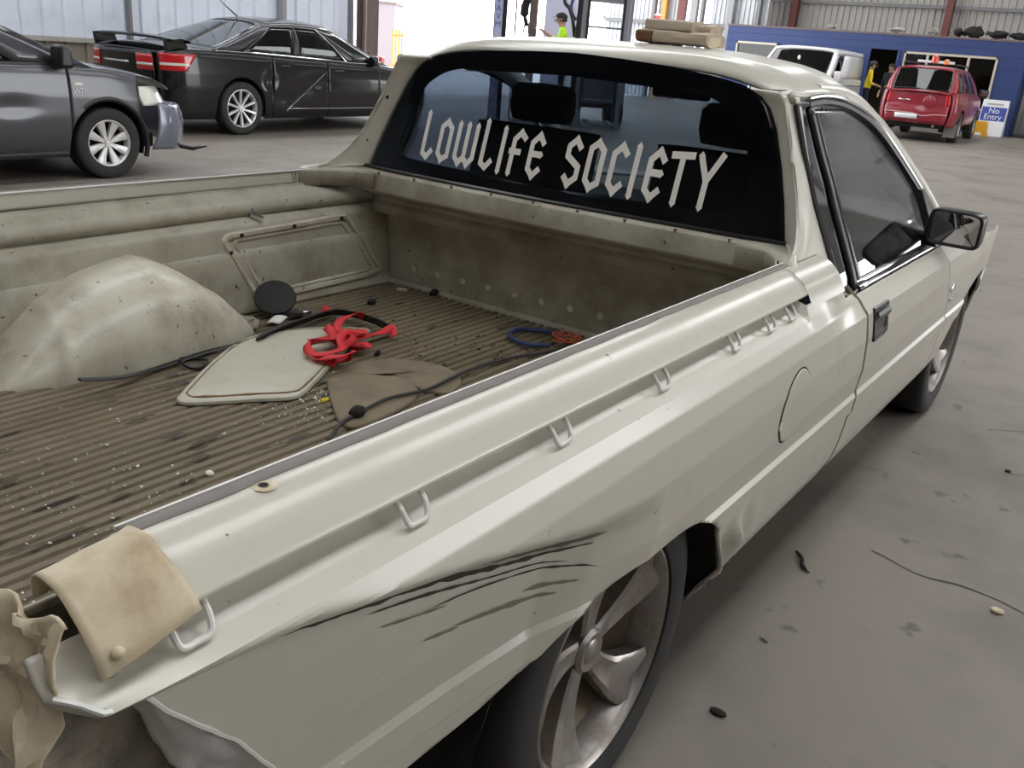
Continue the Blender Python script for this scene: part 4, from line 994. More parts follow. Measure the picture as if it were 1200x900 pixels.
# ---- grey hatch
SG = dict(L=4.22, hw=.88, paint=M['cargrey'], sill=.20, wr=.305, rim=.195, spokes=8, style='cover', alloy=M['cover'],
    belt=([-2.11, -1.9, -.9, .2, .9, 1.3, 1.75, 2.0, 2.11], [.98, 1.0, .985, .95, .945, .925, .86, .77, .70]), corner=.50, cornerw=.30,
    arches=[(-1.33, .35), (1.27, .355)], cuts=[-2.105, -.95, -.05, .93, 1.60], pnames=['rear_quarter', 'rear_door', 'front_door', 'front_fender'],
    decks=[('bonnet', .93, 2.02)], gh=(-2.0, -1.45, .10, 1.18, 1.50, .56), wins=[(.12, .42), (.47, .80)], glass=M['carglass'], sillmat=M['black'],
    lean=(.0, -.02), floor=.35, seats=(-.75, .25), steer=(.62, .36, .93), skip=('front_bumper',), pillar=M['black'], dents=[(.45, .62, .16, .07, .018)])
sil = car('grey_hatchback', 'dark grey hatchback with torn front bumper parked at left', (-7.07, 2.13, 0), R(0), SG)
Xg = SG['X']
# torn front bumper hanging from the nose
def bump_pt(u, v):
    y = 1.55+.62*u; z = .24+.42*v*(1-.12*u); w_ = .86-.30*max(0, (u-.35)/.65)**2
    return Vector((w_+.02*math.sin(3*v)+.03*(1-v)*u, y+.05*math.sin(2.6*v), z-.03*u*(1-v)))
B().grid(lambda u, v: crump(bump_pt(.12*(v**2)+u*(1-.12*v*v), v), .014, 6), lin(.22, 1, 20), lin(0, 1, 14)).build('torn_bumper', M['carlilac'], sil, solid=.012, angle=50, label='pale lilac-grey torn bumper corner')
B().quad_grid([[(.80*u, 2.12+.05*(1-u*u), .26+.36*t) for u in lin(-1, .75, 15)] for t in lin(0, 1, 6)]).build('front_bumper', M['carlilac'], sil, solid=.012)
B().grid(lambda u, v: (.835-.20*u*u-.02*v, 1.64+.36*u-.08*v, .62+.165*v), lin(0, 1, 12), lin(0, 1, 8)).build('headlamp', M['clearlens'], sil, solid=.02, label='clear headlamp')
B().grid(lambda u, v: (.79-.02*u, 1.50+.14*u, .58+.20*v), lin(0, 1, 6), lin(0, 1, 5)).build('bracket_and_cavity', M['dark'], sil, solid=.02)  # dark plate standing for the shade of the open cavity by the headlamp
B().tube([(.86*math.cos(.0), 1.27+.37*math.cos(a), .305+.375*math.sin(a)) for a in lin(-.35, 2.2, 24)], .022, 8).build('arch_liner', M['black'], sil)
B().tube([(.60, 2.0, .25), (.75, 2.2, .21), (.78, 2.34, .23)], [.02, .02, .006], 6, sq=(1, .5)).build('splitter_strip', M['black'], sil)
B().ball((Xg(1.02, .80)+.004, 1.02, .80), (.008, .045, .016), 10, 6).build('side_repeater', M['clearlens'], sil)
text_mesh('VVTi', .05, 'badge_lettering', M['chrome'], sil, (Xg(1.02, .735)+.003, 1.02, .735), (math.pi/2, 0, math.pi/2), .001)
B().prism([(.80, .93), (.94, .93), (.92, 1.10), (.82, 1.12)], lambda a, c, d: (.82+d, a, c), 0, .17).build('door_mirror', M['black'], sil, bevel=.03)
B().tube([(Xg(y, .245)+.01, y, .245) for y in lin(-.9, .88, 10)], .02, 6).build('sill_strip', M['black'], sil)
# ---- red SUV
SR = dict(L=4.30, hw=.885, paint=M['carred'], sill=.36, wr=.345, rim=.21, spokes=5, style='broad', alloy=M['alloy'],
    belt=([-2.15, -1.9, 0, 1.0, 1.8, 2.15], [1.06, 1.08, 1.06, 1.04, .98, .90]), corner=.28, cornerw=.14,
    arches=[(-1.28, .40), (1.34, .40)], cuts=[-2.145, -.80, .05, 1.02, 2.145], pnames=['rear_quarter', 'rear_door', 'front_door', 'front_fender'],
    decks=[('bonnet', .95, 2.14)], gh=(-2.14, -1.92, .25, 1.05, 1.66, .62), wins=[(.03, .26), (.30, .52), (.56, .80)], glass=M['carglass'], tw=(.05, .86),
    lean=(-.03, -.02), floor=.5, seats=(-.55, .35), rear_low=.40, bump=.03, bulge=.06, pillar=M['carred'])
suv = car('red_wagon', 'dusty red four-wheel-drive wagon seen from behind near the office', (-3.80, 23.90, 0), R(3.0), SR)
RE = SR['_rear']
B().grid(lambda u, t: Vector(RE(-.97+1.94*u, .07+.20*t, .05)), lin(0, 1, 20), lin(0, 1, 6)).build('bumper_bar', M['carred'], suv, solid=.03)
B().grid(lambda u, t: Vector(RE(-.62+.72*u, .14+.16*t, .09)), lin(0, 1, 6), lin(0, 1, 3)).build('number_plate', M['white_p'], suv, solid=.008)
B().tube([RE(u, .33-.07*math.exp(-((u-.25)/.25)**2), .075) for u in lin(-.98, .98, 24)], .012, 6).build('bumper_edge', mat('dusty_pink_edge', (.55, .32, .30), rough=.6), suv)
for s in (-1, 1):
    B().grid(lambda u, t: Vector(RE(s*(.86+.14*u), .62+.38*t, .012)), lin(0, 1, 5), lin(0, 1, 8)).build('tail_lamp', M['taillight'], suv, solid=.01)
    B().quad_grid([[SR['side'](s_, t)+Vector((.012, 0, 0)) if s > 0 else Vector((-(SR['side'](s_, t).x+.012), SR['side'](s_, t).y, SR['side'](s_, t).z)) for s_ in (0.0, .012, .028)] for t in lin(.02, .9, 8)]).build('pillar_lamp', M['taillight'], suv, solid=.012)
    B().box((s*.55, -2.05, .50), (.22, .12, .16)).build('bumper_end', M['greyplastic'], suv, bevel=.02)
    B().box((s*.74, -1.72, .28), (.26, .02, .30)).build('mud_flap', M['greyplastic'], suv)
B().box((0, -2.05, .36), (1.2, .08, .10)).build('tow_bar', M['dark'], suv, bevel=.01)
B().ball((.05, -2.18, .42), .035, 10, 7).build('tow_ball', M['chrome'], suv); B().tube([(.42, -1.8, .36), (.42, -2.14, .36)], .035, 8).build('exhaust_pipe', M['greyplastic'], suv)
B().tube([Vector(SR['_scr0'](u, .12, .012)) for u in lin(-.75, -.05, 6)], .010, 5).build('wiper', M['black'], suv)
B().lathe([(0, .14), (-.03, .14), (-.05, .10), (-.055, .001)], 24, 'y', (.25, RE(.28, .75)[1]-.0, .88)).build('badge_roundel', M['carred'], suv)
B().grid(lambda u, t: Vector(RE(-.62+.36*u, .72+.045*t, .012)), lin(0, 1, 4), lin(0, 1, 2)).build('badge_bar', M['chrome'], suv, solid=.004)
bar = empty('light_bar', (0, 0, 0)); bar.parent = suv
B().box((.0, -.9, 1.74), (.80, .16, .06)).build('bar_base', M['white_p'], bar, bevel=.01)
B().lathe([(0, .085), (.14, .075), (.17, .04), (.175, .001)], 16, 'z', (-.02, -.95, 1.72)).build('beacon', mat('red_beacon', (.65, .05, .02), rough=.2, coat=.5), bar)
B().lathe([(0, .07), (.10, .06), (.12, .001)], 16, 'z', (.24, -.95, 1.70)).build('beacon', M['amber'], bar)
for s in (-1, 1): B().tube([(s*.55, -1.75, 1.66), (s*.56, -1.6, 1.70), (s*.56, .0, 1.70), (s*.55, .15, 1.66)], .016, 6).build('roof_rail', M['black'], suv)
B().box((.98, .78, 1.12), (.22, .08, .16)).build('door_mirror', M['black'], suv, bevel=.02); B().box((.99, .735, 1.12), (.17, .01, .12)).build('mirror_glass', M['mirror'], suv)
# ---- white van
SV = dict(L=4.95, hw=.95, paint=M['carwhite'], sill=.25, wr=.33, rim=.20, spokes=8, style='cover', alloy=M['cover'], cat='van',
    belt=([-2.475, 0, 1.0, 1.6, 2.1, 2.475], [1.14, 1.14, 1.13, 1.10, 1.0, .86]), corner=.16, cornerw=.10, taper=.03, prof=[.94, .97, .985, 1.0, 1.0, .99, .985],
    arches=[(-1.45, .37), (1.62, .37)], cuts=[-2.47, -.45, .50, 1.48, 2.47], pnames=['rear_quarter', 'side_panel', 'front_door', 'front_fender'],
    decks=[('bonnet', 1.5, 2.46)], gh=(-2.46, -2.40, .78, 1.88, 1.93, .82), wins=[(.735, .92)], glass=M['vanglass'], fglass=M['vanglass'], rglass=M['vanglass'], tw=(.04, .84),
    lean=(.0, -.04), floor=.6, seats=(.45,), steer=(1.05, -.4, 1.12), roofarc=.35, pillar=M['carwhite'])
van = car('white_van', 'white panel van facing the camera beside the blue office', (-7.28, 24.75, 0), R(184.5), SV)
for s in (-1, 1):
    B().box((s*1.06, 1.40, 1.22), (.20, .14, .28)).build('door_mirror', M['carwhite'], van, bevel=.04)
    B().grid(lambda u, t: Vector(SV['_front'](s*(.55+.42*u), .70+.26*t, .006)), lin(0, 1, 6), lin(0, 1, 6)).build('headlamp', M['clearlens'], van, solid=.006)
    B().box((s*.97, -1.0, 1.0), (.01, 2.2, .03)).build('door_track', M['girt'], van)
B().ball((.0, 1.36, 1.62), (.04, .02, .06), 8, 6).build('interior_mirror', M['white_p'], van)
# ================================================================== THINGS IN THE TRAY
M['redstrap'] = mat('red_webbing', (.62, .022, .03), rough=.6, var=.15, vscale=40)
M['greystrap'] = mat('worn_dark_webbing', (.045, .043, .042), rough=.8, var=.3, vscale=30)
M['bluerope'] = mat('navy_rope', (.02, .04, .13), rough=.6); M['orangewire'] = mat('orange_wire', (.42, .09, .03), rough=.5)
M['mud'] = mat('dusty_rubber_flap', (.20, .16, .105), rough=.85, var=.3, vscale=12, dirt=(.09, .075, .055), dirtamt=.5, dscale=9, bump=.15)
M['paper'] = mat('paper', (.70, .69, .64), rough=.8); M['clod'] = mat('dark_dirt', (.018, .015, .012), rough=.95); M['coverpaint'] = mat('cover_paint', (.50, .485, .39), rough=.42, var=.06, vscale=6, dirt=(.30, .26, .18), dirtamt=.3, dscale=9)
M['dirtyrust'] = mat('brown_sealant', (.20, .12, .05), rough=.8, var=.4, vscale=50)
cv = [(-0.229, -0.161), (-0.347, 0.003), (-0.446, 0.172), (-0.47, 0.292), (-0.447, 0.38), (-0.377, 0.488), (-0.311, 0.539), (-0.289, 0.492), (-0.206, 0.328), (-0.087, 0.112), (-0.06, 0.035), (-0.107, -0.038), (-0.158, -0.116), (-0.198, -0.165)]
cx, cyy = -.25, .17
co = catmull([(x, y, 0) for x, y in cv+[cv[0]]], 4)
cover = empty('loose_cover', (cx, cyy, FZ+.004), 0, 'cream metal access cover lying loose on the ribbed tray floor', 'cover')
B().quad_grid([[((p.x-cx)*k, (p.y-cyy)*k, h) for p in co] for k, h in ((1.0, .0), (1.0, .007), (.985, .010), (.93, .010), (.90, .013), (.86, .016), (.5, .017), (.01, .017))]).build('cover_plate', M['coverpaint'], cover, angle=45)
B().tube([((p.x-cx)*.915+.002*mnoise.noise((p.x*60, p.y*60, 0)), (p.y-cyy)*.915, .0115) for p in co], [.0022+.004*max(0, mnoise.noise((p.x*25, p.y*25, 2))) for p in co], 5).build('sealant_bead', M['dirtyrust'], cover)
def ribbonthing(name, pts, wd, mt, n=8, twist=1.5, parent=None, seed=0):
    P = catmull(pts, n); rows = []
    for i, p in enumerate(P):
        t = P[min(i+1, len(P)-1)]-P[max(i-1, 0)]; t.normalize()
        a = .45*math.sin(i*.13*twist+seed)+.35
        sd = Vector((-t.y, t.x, 0)); sd.normalize(); upv = Vector((0, 0, 1))
        q = (sd*math.cos(a)+upv*math.sin(a))*wd/2
        c_ = Vector(p)+Vector((0, 0, abs(q.z)+.002-.0))
        rows.append([c_-q, c_, c_+q])
    return B().quad_grid(rows).build(name, mt, parent, solid=.0018, angle=70)
rs = empty('red_strap', (0, 0, 0), 0, 'tangled bright red webbing strap on the loose cover', 'strap')
r0 = [(-0.489, 0.514, 0.605), (-0.465, 0.511, 0.625), (-0.483, 0.575, 0.605)]
r1 = [(-0.371, 0.588, 0.605), (-0.36, 0.529, 0.632), (-0.337, 0.456, 0.64), (-0.315, 0.415, 0.625), (-0.258, 0.388, 0.62), (-0.216, 0.379, 0.612), (-0.183, 0.394, 0.622), (-0.17, 0.386, 0.61), (-0.19, 0.364, 0.605), (-0.219, 0.34, 0.618), (-0.242, 0.331, 0.63), (-0.255, 0.293, 0.625), (-0.253, 0.256, 0.618), (-0.236, 0.255, 0.607), (-0.183, 0.264, 0.605), (-0.146, 0.289, 0.607), (-0.135, 0.294, 0.622), (-0.142, 0.244, 0.63), (-0.17, 0.213, 0.622), (-0.188, 0.225, 0.607), (-0.141, 0.246, 0.605)]
r2 = [(-0.334, 0.393, 0.625), (-0.278, 0.365, 0.63), (-0.213, 0.328, 0.632), (-0.19, 0.332, 0.625), (-0.188, 0.356, 0.64), (-0.247, 0.388, 0.635), (-0.251, 0.436, 0.63), (-0.227, 0.434, 0.62), (-0.22, 0.389, 0.625), (-0.234, 0.464, 0.618), (-0.242, 0.53, 0.61), (-0.234, 0.553, 0.61), (-0.206, 0.529, 0.603)]
r3 = [(-.30, .30, .612), (-.27, .36, .63), (-.22, .30, .638), (-.25, .25, .632), (-.20, .22, .625), (-.16, .28, .636), (-.21, .33, .640), (-.24, .41, .63), (-.30, .44, .618)]
for k, r_ in enumerate((r0, r1, r2, r3)): ribbonthing('webbing', [(x, y, z-.004) for x, y, z in r_], .024, M['redstrap'], 8, 1.6, rs, k)
ds = empty('dark_strap', (0, 0, 0), 0, 'worn dark grey strap folded behind the loose cover', 'strap')
P = catmull([(-.409, .213, .598), (-.446, .332, .6), (-.46, .44, .602), (-.463, .544, .604), (-.404, .574, .604), (-.322, .579, .602), (-.248, .565, .599)], 8)
B().quad_grid([[(p.x-.012, p.y+.006, p.z), (p.x, p.y, p.z+.020), (p.x+.012, p.y-.006, p.z+.024)] for p in P]).build('strap_band', M['greystrap'], ds, solid=.004)
kb = B().tube(catmull([(-.372, -.303, .640), (-.371, -.229, .625), (-.403, -.145, .605), (-.43, -.035, .598), (-.446, .078, .598), (-.443, .156, .598), (-.44, .237, .603), (-.47, .343, .606), (-.475, .445, .606), (-.48, .53, .604)], 8), .006, 8, sq=(.7, 1.4)); tag(kb.build('black_cable', M['black'], None), 'flat black cable running past the wheel hump', 'cable')
tag(B().tube([(-.404+.040*math.cos(a), .016+.030*math.sin(a), .597+.004*math.sin(a*2)) for a in lin(0, 2*math.pi, 28)], .0045, 6, cap=False).build('rubber_ring', M['black'], None), 'small black rubber ring beside the cable', 'ring')
# black disc fitting with bracket
dk = empty('disc_fitting', (-.60, .43, FZ), R(20), 'black round disc fitting with metal bracket by the tray side', 'fitting')
tl = Vector((.30, -.55, .78)).to_track_quat('Z', 'Y').to_matrix()
B().lathe([(0, .001), (0, .055), (.006, .062), (.012, .060), (.016, .045), (.018, .02), (.018, .001)], 28, 'z').xf(lambda p: Vector((0, .02, .052))+tl@p).build('disc', M['rubber'], dk)
B().box((.05, .01, .018), (.085, .022, .016), Matrix.Rotation(.4, 3, 'Z')).build('arm', M['greystrap'], dk, bevel=.003)
B().box((.075, .05, .016), (.05, .03, .018), Matrix.Rotation(-.5, 3, 'Z')).build('bracket', M['chrome'], dk, bevel=.003)
tag(B().quad_grid([[(-.545+.035*u-.01*v, .36+.02*u+.04*v, FZ+.010+.012*v+.004*math.sin(3*u)) for u in lin(0, 1, 5)] for v in lin(0, 1, 5)]).build('paper_tag', M['paper'], None, solid=.001), 'small white paper tag beside the black disc', 'paper')
cl = B().ball((0, 0, .014), (.045, .03, .016), 14, 8); cl.xf(lambda p: crump(p, .018, 30)); o = cl.build('rag', M['grime'], None); o.location = (-.555, .30, FZ); tag(o, 'crumpled grey rag between wheel hump and paper tag', 'rag')
# rubber flap
fp = [(-0.091, 0.166), (-0.093, 0.217), (-0.026, 0.3), (0.047, 0.315), (0.119, 0.265), (0.149, 0.171), (0.157, 0.077), (0.151, 0.016), (0.109, 0.014), (0.009, 0.084)]
fo = catmull([(x, y, 0) for x, y in fp+[fp[0]]], 4)
tag(B().quad_grid([[(.05+(p.x-.05)*k, .16+(p.y-.16)*k, FZ+h+.003*mnoise.noise((p.x*20*k, p.y*20, 3))) for p in fo] for k, h in ((1.0, .0), (1.0, .006), (.97, .009), (.6, .010), (.3, .011), (.01, .011))]).build('rubber_flap', M['mud'], None, angle=50), 'dust-covered brown rubber flap under the thin dark cord', 'mat')
fp2 = [(-.10, .22), (-.14, .33), (-.08, .43), (.04, .47), (.13, .42), (.16, .33), (.10, .30), (-.02, .32), (-.07, .25)]
fo2 = catmull([(x, y, 0) for x, y in fp2+[fp2[0]]], 4)
tag(B().quad_grid([[(.02+(p.x-.02)*k, .36+(p.y-.36)*k, FZ+h+.003*mnoise.noise((p.x*25*k, p.y*25, 7))) for p in fo2] for k, h in ((1.0, .0), (.99, .005), (.95, .007), (.5, .010), (.01, .012))]).build('dirt_mat', M['mud'], None, angle=50), 'wrinkled dirty mat between the red strap and the cord', 'mat')
c2 = empty('thin_cord', (0, 0, 0), 0, 'thin dark cord with a plug lying along the right tray side', 'cord')
c2p = [(0.168, -0.076, 0.596), (0.129, 0.0, 0.600), (0.12, 0.061, 0.604), (0.107, 0.173, 0.605), (0.129, 0.285, 0.604), (0.118, 0.396, 0.604), (0.103, 0.521, 0.598), (0.116, 0.659, 0.596), (0.155, 0.769, 0.596), (0.181, 0.892, 0.596)]
B().tube(catmull(c2p, 8), .0045, 6).build('cord', M['greystrap'], c2)
b = B().ball((.121, .058, .610), (.017, .022, .012), 10, 7); b.xf(lambda p: crump(p, .004, 60)).build('plug', M['clod'], c2)
tag(B().tube(catmull([(0.136, 0.819, 0.6), (0.09, 0.778, 0.6), (0.032, 0.783, 0.6), (-0.008, 0.822, 0.601), (-0.016, 0.878, 0.6), (0.027, 0.915, 0.6), (0.086, 0.92, 0.604), (0.148, 0.893, 0.6)], 8), .0065, 8).build('blue_rope', M['bluerope'], None), 'navy blue rope loop at the front right of the tray', 'rope')
random.seed(5)
wp = [(.15+.05*math.cos(i*1.9+.3*random.random())*random.uniform(.5, 1.2), .885+.045*math.sin(i*1.9)*random.uniform(.5, 1.2), .600+.022*random.random()) for i in range(26)]
tag(B().tube(catmull(wp, 5), .0016, 5).build('orange_wire', M['orangewire'], None), 'tangled thin orange wire beside the blue rope', 'wire')
tag(B().tube([(.001, .062, .598), (.006, .078, .600)], .0045, 8).build('yellow_plug', mat('yellow_bit', (.8, .62, .02), rough=.4), None), 'tiny yellow plastic plug near the corner of the cover', 'plug')
# crumbs on the tray floor (uncountable)
random.seed(11)
def crumbs(name, n, mt, smin, smax, region, label):
    b = B()
    for i in range(n):
        x, y = region(); s = random.uniform(smin, smax)
        v = [Vector((random.uniform(-1, 1), random.uniform(-1, 1), random.uniform(.2, .9)))*s for _ in range(4)]
        k = len(b.v); z0 = FZ+.002
        b.v += [(x+p.x, y+p.y, z0+(p.z if j == 3 else 0)) for j, p in enumerate(v)]; b.f += [(k, k+1, k+2), (k, k+1, k+3), (k+1, k+2, k+3), (k, k+2, k+3)]
    o = b.build(name, mt, None, smooth=False, weld=0); o['kind'] = 'stuff'; o['label'] = label; o['category'] = 'debris'; return o
def reg_white():
    r = random.random()
    if r < .55: return random.gauss(.30, .22), random.uniform(-.95, -.35)
    if r < .8: return random.uniform(-.4, .55), random.uniform(-.8, .3)
    return random.gauss(-.02, .05), random.gauss(.06, .07)
crumbs('white_crumbs', 800, M['paper'], .0018, .0048, reg_white, 'scattered pale crumbs on the tray floor')
crumbs('dark_crumbs', 170, M['clod'], .003, .008, lambda: (random.gauss(-.05, .16), random.gauss(.50, .20)), 'scattered dark dirt crumbs around the straps')
for i, (x, y, s, l_) in enumerate(((-.508, .758, .013, 'black dirt clod near the tray side panel'), (-.456, 1.0, .015, 'black dirt clod against the tray front wall'), (-.153, .411, .009, 'small dirt clod right of the red strap'))):
    b = B().ball((0, 0, s*.6), s, 9, 6); b.xf(lambda p: crump(p, s*.5, 60, i)); o = b.build('dirt_clod', M['clod'], None); o.location = (x, y, FZ); tag(o, l_, 'dirt', 'dirt clods in the tray')
tag(B().box((-.563, .96, FZ+.005), (.035, .012, .008), Matrix.Rotation(.6, 3, 'Z')).build('white_chip', M['paper'], None, bevel=.002), 'white chip by the front corner of the tray', 'chip')
tag(B().ball((.117, -.334, FZ+.004), (.010, .008, .006), 7, 5).build('white_pebble', M['paper'], None), 'single white pebble alone on the ribbed tray floor', 'pebble')
# ------------------------------------------------------------------ bundle on the roof
M['bark'] = mat('weathered_timber', (.56, .47, .37), rough=.85, var=.25, vscale=8, dirt=(.24, .15, .08), dirtamt=.55, dscale=10, bump=.4, bscale=30, stretch=(.35, 2, 2)); M['splinter'] = mat('fresh_split_wood', (.66, .56, .38), rough=.8, var=.2, vscale=30)
bn = empty('timber_bundle', (.16, 1.36, 1.437), R(-6), 'bundle of pale split timber lying on the cab roof', 'timber')
def plank(x0, x1, y0, y1, z0, z1, tx, mt, seed, name='timber_piece'):
    rows = []
    for u in lin(0, 1, 10):
        row = []
        for a in lin(0, 2*math.pi, 13)[:-1]:
            k = 1-.25*u*tx
            p = (x0+(x1-x0)*u, (y0+y1)/2+(y1-y0)/2*math.copysign(abs(math.cos(a))**.6, math.cos(a))*k, (z0+z1)/2-(z1-z0)*.18*tx*u+(z1-z0)/2*math.copysign(abs(math.sin(a))**.6, math.sin(a))*k)
            row.append(crump(p, .006, 24, seed))
        rows.append(row)
    b = B().quad_grid(rows, True); n = len(b.v)
    b.f.append(tuple(range(11, -1, -1))); b.f.append(tuple(range(n-12, n)))
    return b.build(name, mt, bn, angle=35)
plank(-.115, .115, -.06, .06, .0, .040, .3, M['bark'], 0)
plank(-.105, .055, -.05, .05, .034, .072, .5, M['bark'], 3)
plank(.0, .098, -.01, .06, .030, .058, .0, M['bark'], 8)
plank(-.122, -.07, -.065, -.02, .002, .036, .0, M['rust'], 5, 'rolled_end')
plank(.098, .119, -.045, .02, -.002, .030, .2, M['splinter'], 6, 'splintered_end')
# floor litter
o = B().tube(catmull([(.821, 1.264, .006), (.85, 1.225, .012), (.865, 1.19, .008), (.892, 1.166, .006)], 5), [.004]*3+[.006]*10+[.003]*3, 6).build('stick', M['clod'], None); tag(o, 'dark twig on the floor beside the ute sill', 'twig')
b = B().ball((0, 0, .006), (.02, .012, .007), 10, 6); o = b.xf(lambda p: crump(p, .004, 60)).build('stone_chip', M['splinter'], None); o.location = (1.378, 1.344, 0); tag(o, 'cream stone chip on the concrete at right', 'stone')
o = B().tube([(.90, .757, .004), (.925, .75, .004)], .003, 8).build('loose_bolt', M['chrome'], None); tag(o, 'small metal bolt on the concrete by the rear wheel', 'bolt')
o = B().ball((1.24, 2.467, .004), (.012, .009, .006), 8, 5).build('pebble', M['clod'], None); tag(o, 'dark pebble on the concrete near the front wheel', 'pebble')
o = B().ball((.935, .41, .006), (.022, .012, .007), 8, 5).build('dried_leaf', M['clod'], None); tag(o, 'small dark leaf on the floor at the bottom edge', 'leaf')
# ================================================================== PEOPLE
M['skin'] = mat('skin', (.42, .24, .17), rough=.6); M['navy'] = mat('navy_cloth', (.012, .016, .035), rough=.9); M['blackcloth'] = mat('black_cloth', (.008, .008, .010), rough=.9)
M['boot'] = mat('boots', (.03, .022, .016), rough=.7); M['hair'] = mat('dark_hair', (.02, .015, .012), rough=.8); M['greycap'] = mat('grey_cap', (.05, .05, .055), rough=.8)
def person(name, label, loc, rz, shirt, trousers, cap, armR, armL, h=1.75, lean=0.0, sleeve=.5):
    """armR/armL: (elbow, wrist) offsets in local coordinates, facing +y"""
    k = h/1.75
    J = {'pel': (0, 0, .96), 'bel': (0, .01+lean*.3, 1.10), 'chest': (0, .01+lean*.7, 1.33), 'neck': (0, .0+lean, 1.48), 'head': (0, .03+lean*1.15, 1.60), 'crown': (0, .03+lean*1.2, 1.70)}
    rad = {'pel': (.155, .115), 'bel': (.145, .11), 'chest': (.165, .12), 'neck': (.058, .058), 'head': (.078, .092), 'crown': (.060, .072)}
    E_ = [('pel', 'bel'), ('bel', 'chest'), ('chest', 'neck'), ('neck', 'head'), ('head', 'crown')]
    for s, arm, t in ((1, armR, 'R'), (-1, armL, 'L')):
        J['sh'+t] = (s*.19, .01+lean*.85, 1.41); rad['sh'+t] = (.068, .068); E_.append(('chest', 'sh'+t))
        J['el'+t] = arm[0]; rad['el'+t] = (.046, .046); E_.append(('sh'+t, 'el'+t)); J['wr'+t] = arm[1]; rad['wr'+t] = (.03, .03); E_.append(('el'+t, 'wr'+t))
        d = (Vector(arm[1])-Vector(arm[0])).normalized(); hp_ = Vector(arm[1])+d*.07
        J['pa'+t] = tuple(hp_); rad['pa'+t] = (.036, .022); E_.append(('wr'+t, 'pa'+t))
        sd = d.cross(Vector((0, 0, 1))); sd = sd.normalized() if sd.length > .05 else Vector((1, 0, 0))
        for q, (o_, ln) in enumerate(((-.024, .065), (-.008, .078), (.009, .074), (.024, .058))):
            J['f%d%s' % (q, t)] = tuple(hp_+sd*o_+d*.025); rad['f%d%s' % (q, t)] = (.010, .010); E_.append(('pa'+t, 'f%d%s' % (q, t)))
            J['g%d%s' % (q, t)] = tuple(hp_+sd*o_+d*(.025+ln*.75)+Vector((0, 0, -.022))); rad['g%d%s' % (q, t)] = (.008, .008); E_.append(('f%d%s' % (q, t), 'g%d%s' % (q, t)))
        J['th'+t] = tuple(hp_+sd*.045*s+d*.02+Vector((0, 0, .01))); rad['th'+t] = (.010, .010); E_.append(('pa'+t, 'th'+t))
        J['hip'+t] = (s*.10, 0, .90); rad['hip'+t] = (.098, .10); E_.append(('pel', 'hip'+t))
        J['kn'+t] = (s*.115, .03, .50); rad['kn'+t] = (.065, .068); E_.append(('hip'+t, 'kn'+t))
        J['an'+t] = (s*.12, -.01, .10); rad['an'+t] = (.045, .05); E_.append(('kn'+t, 'an'+t))
        J['to'+t] = (s*.135, .16, .045); rad['to'+t] = (.042, .040); E_.append(('an'+t, 'to'+t))
    nm = list(J); me = bpy.data.meshes.new(name); me.from_pydata([tuple(Vector(J[n])*k) for n in nm], [(nm.index(a), nm.index(b_)) for a, b_ in E_], [])
    o = bpy.data.objects.new(name, me); COL.objects.link(o)
    sk = o.modifiers.new('skin', 'SKIN'); sk.use_smooth_shade = True
    for i, n in enumerate(nm):
        o.data.skin_vertices[0].data[i].radius = (rad[n][0]*k, rad[n][1]*k); o.data.skin_vertices[0].data[i].use_root = (n == 'pel')
    sb_ = o.modifiers.new('sub', 'SUBSURF'); sb_.levels = 2; sb_.render_levels = 2
    bpy.context.view_layer.update()
    m2 = bpy.data.meshes.new_from_object(o.evaluated_get(bpy.context.evaluated_depsgraph_get()))
    o.modifiers.clear(); o.data = m2
    m2.materials.clear()
    for mm in (M['skin'], shirt, trousers, M['boot']): m2.materials.append(mm)
    el = {t: Vector(J['el'+t])*k for t in 'RL'}; wr = {t: Vector(J['wr'+t])*k for t in 'RL'}
    for p in m2.polygons:
        p.use_smooth = True; c = p.center; z = c.z/k; i = 1
        dmin = min((c-wr[t]).length for t in 'RL'); 
        fore = False
        for t in 'RL':
            ab = wr[t]-el[t]; q = (c-el[t]).dot(ab)/ab.dot(ab)
            dd = (c-(el[t]+ab*max(0, min(1.6, q)))).length
            if q > sleeve and dd < .085: fore = True
        if z > 1.475: i = 0
        elif z < .11: i = 3
        elif fore: i = 0
        elif z < .97 and abs(c.x) < .26*k and not any((c-el[t]).length < .08 or ((c-wr[t]).length < .12) for t in 'RL'): i = 2
        p.material_index = i
    o.location = loc; o.rotation_euler = (0, 0, rz); tag(o, label, 'person')
    hd = Vector(J['head'])*k
    cb_ = B().quad_grid([[(hd.x+.098*math.cos(a)*math.cos(t), hd.y+.112*math.sin(a)*math.cos(t)-.004, hd.z+.045+.085*math.sin(t)) for a in lin(0, 2*math.pi, 21)[:-1]] for t in lin(-.05, 1.55, 8)], True)
    if cap:
        cb_.quad_grid([[(hd.x+.085*u, hd.y+.09+.10*t*(1-.5*u*u), hd.z+.045-.012*t) for u in lin(-1, 1, 7)] for t in (0, 1)])
        cb_.build('cap', cap, o)
    else: cb_.build('hair', M['hair'], o)
    B().quad_grid([[(hd.x+.096*math.cos(a), hd.y-.006+.106*math.sin(a), hd.z+z_) for a in lin(2.9, 6.5, 12)] for z_ in (-.03, .05)]).build('back_hair', M['hair'], o, solid=.008)
    for s in (-1, 1):
        B().ball((hd.x+s*.034, hd.y+.090, hd.z+.015), (.012, .008, .008), 8, 5).build('eye', M['hair'], o); B().ball((hd.x+s*.088, hd.y+.0, hd.z), (.012, .022, .032), 8, 5).build('ear', M['skin'], o)
    B().ball((hd.x, hd.y+.104, hd.z-.018), (.014, .018, .024), 8, 5).build('nose', M['skin'], o); B().ball((hd.x, hd.y+.090, hd.z-.055), (.026, .008, .007), 8, 5).build('mouth', M['col_red'], o)
    return o
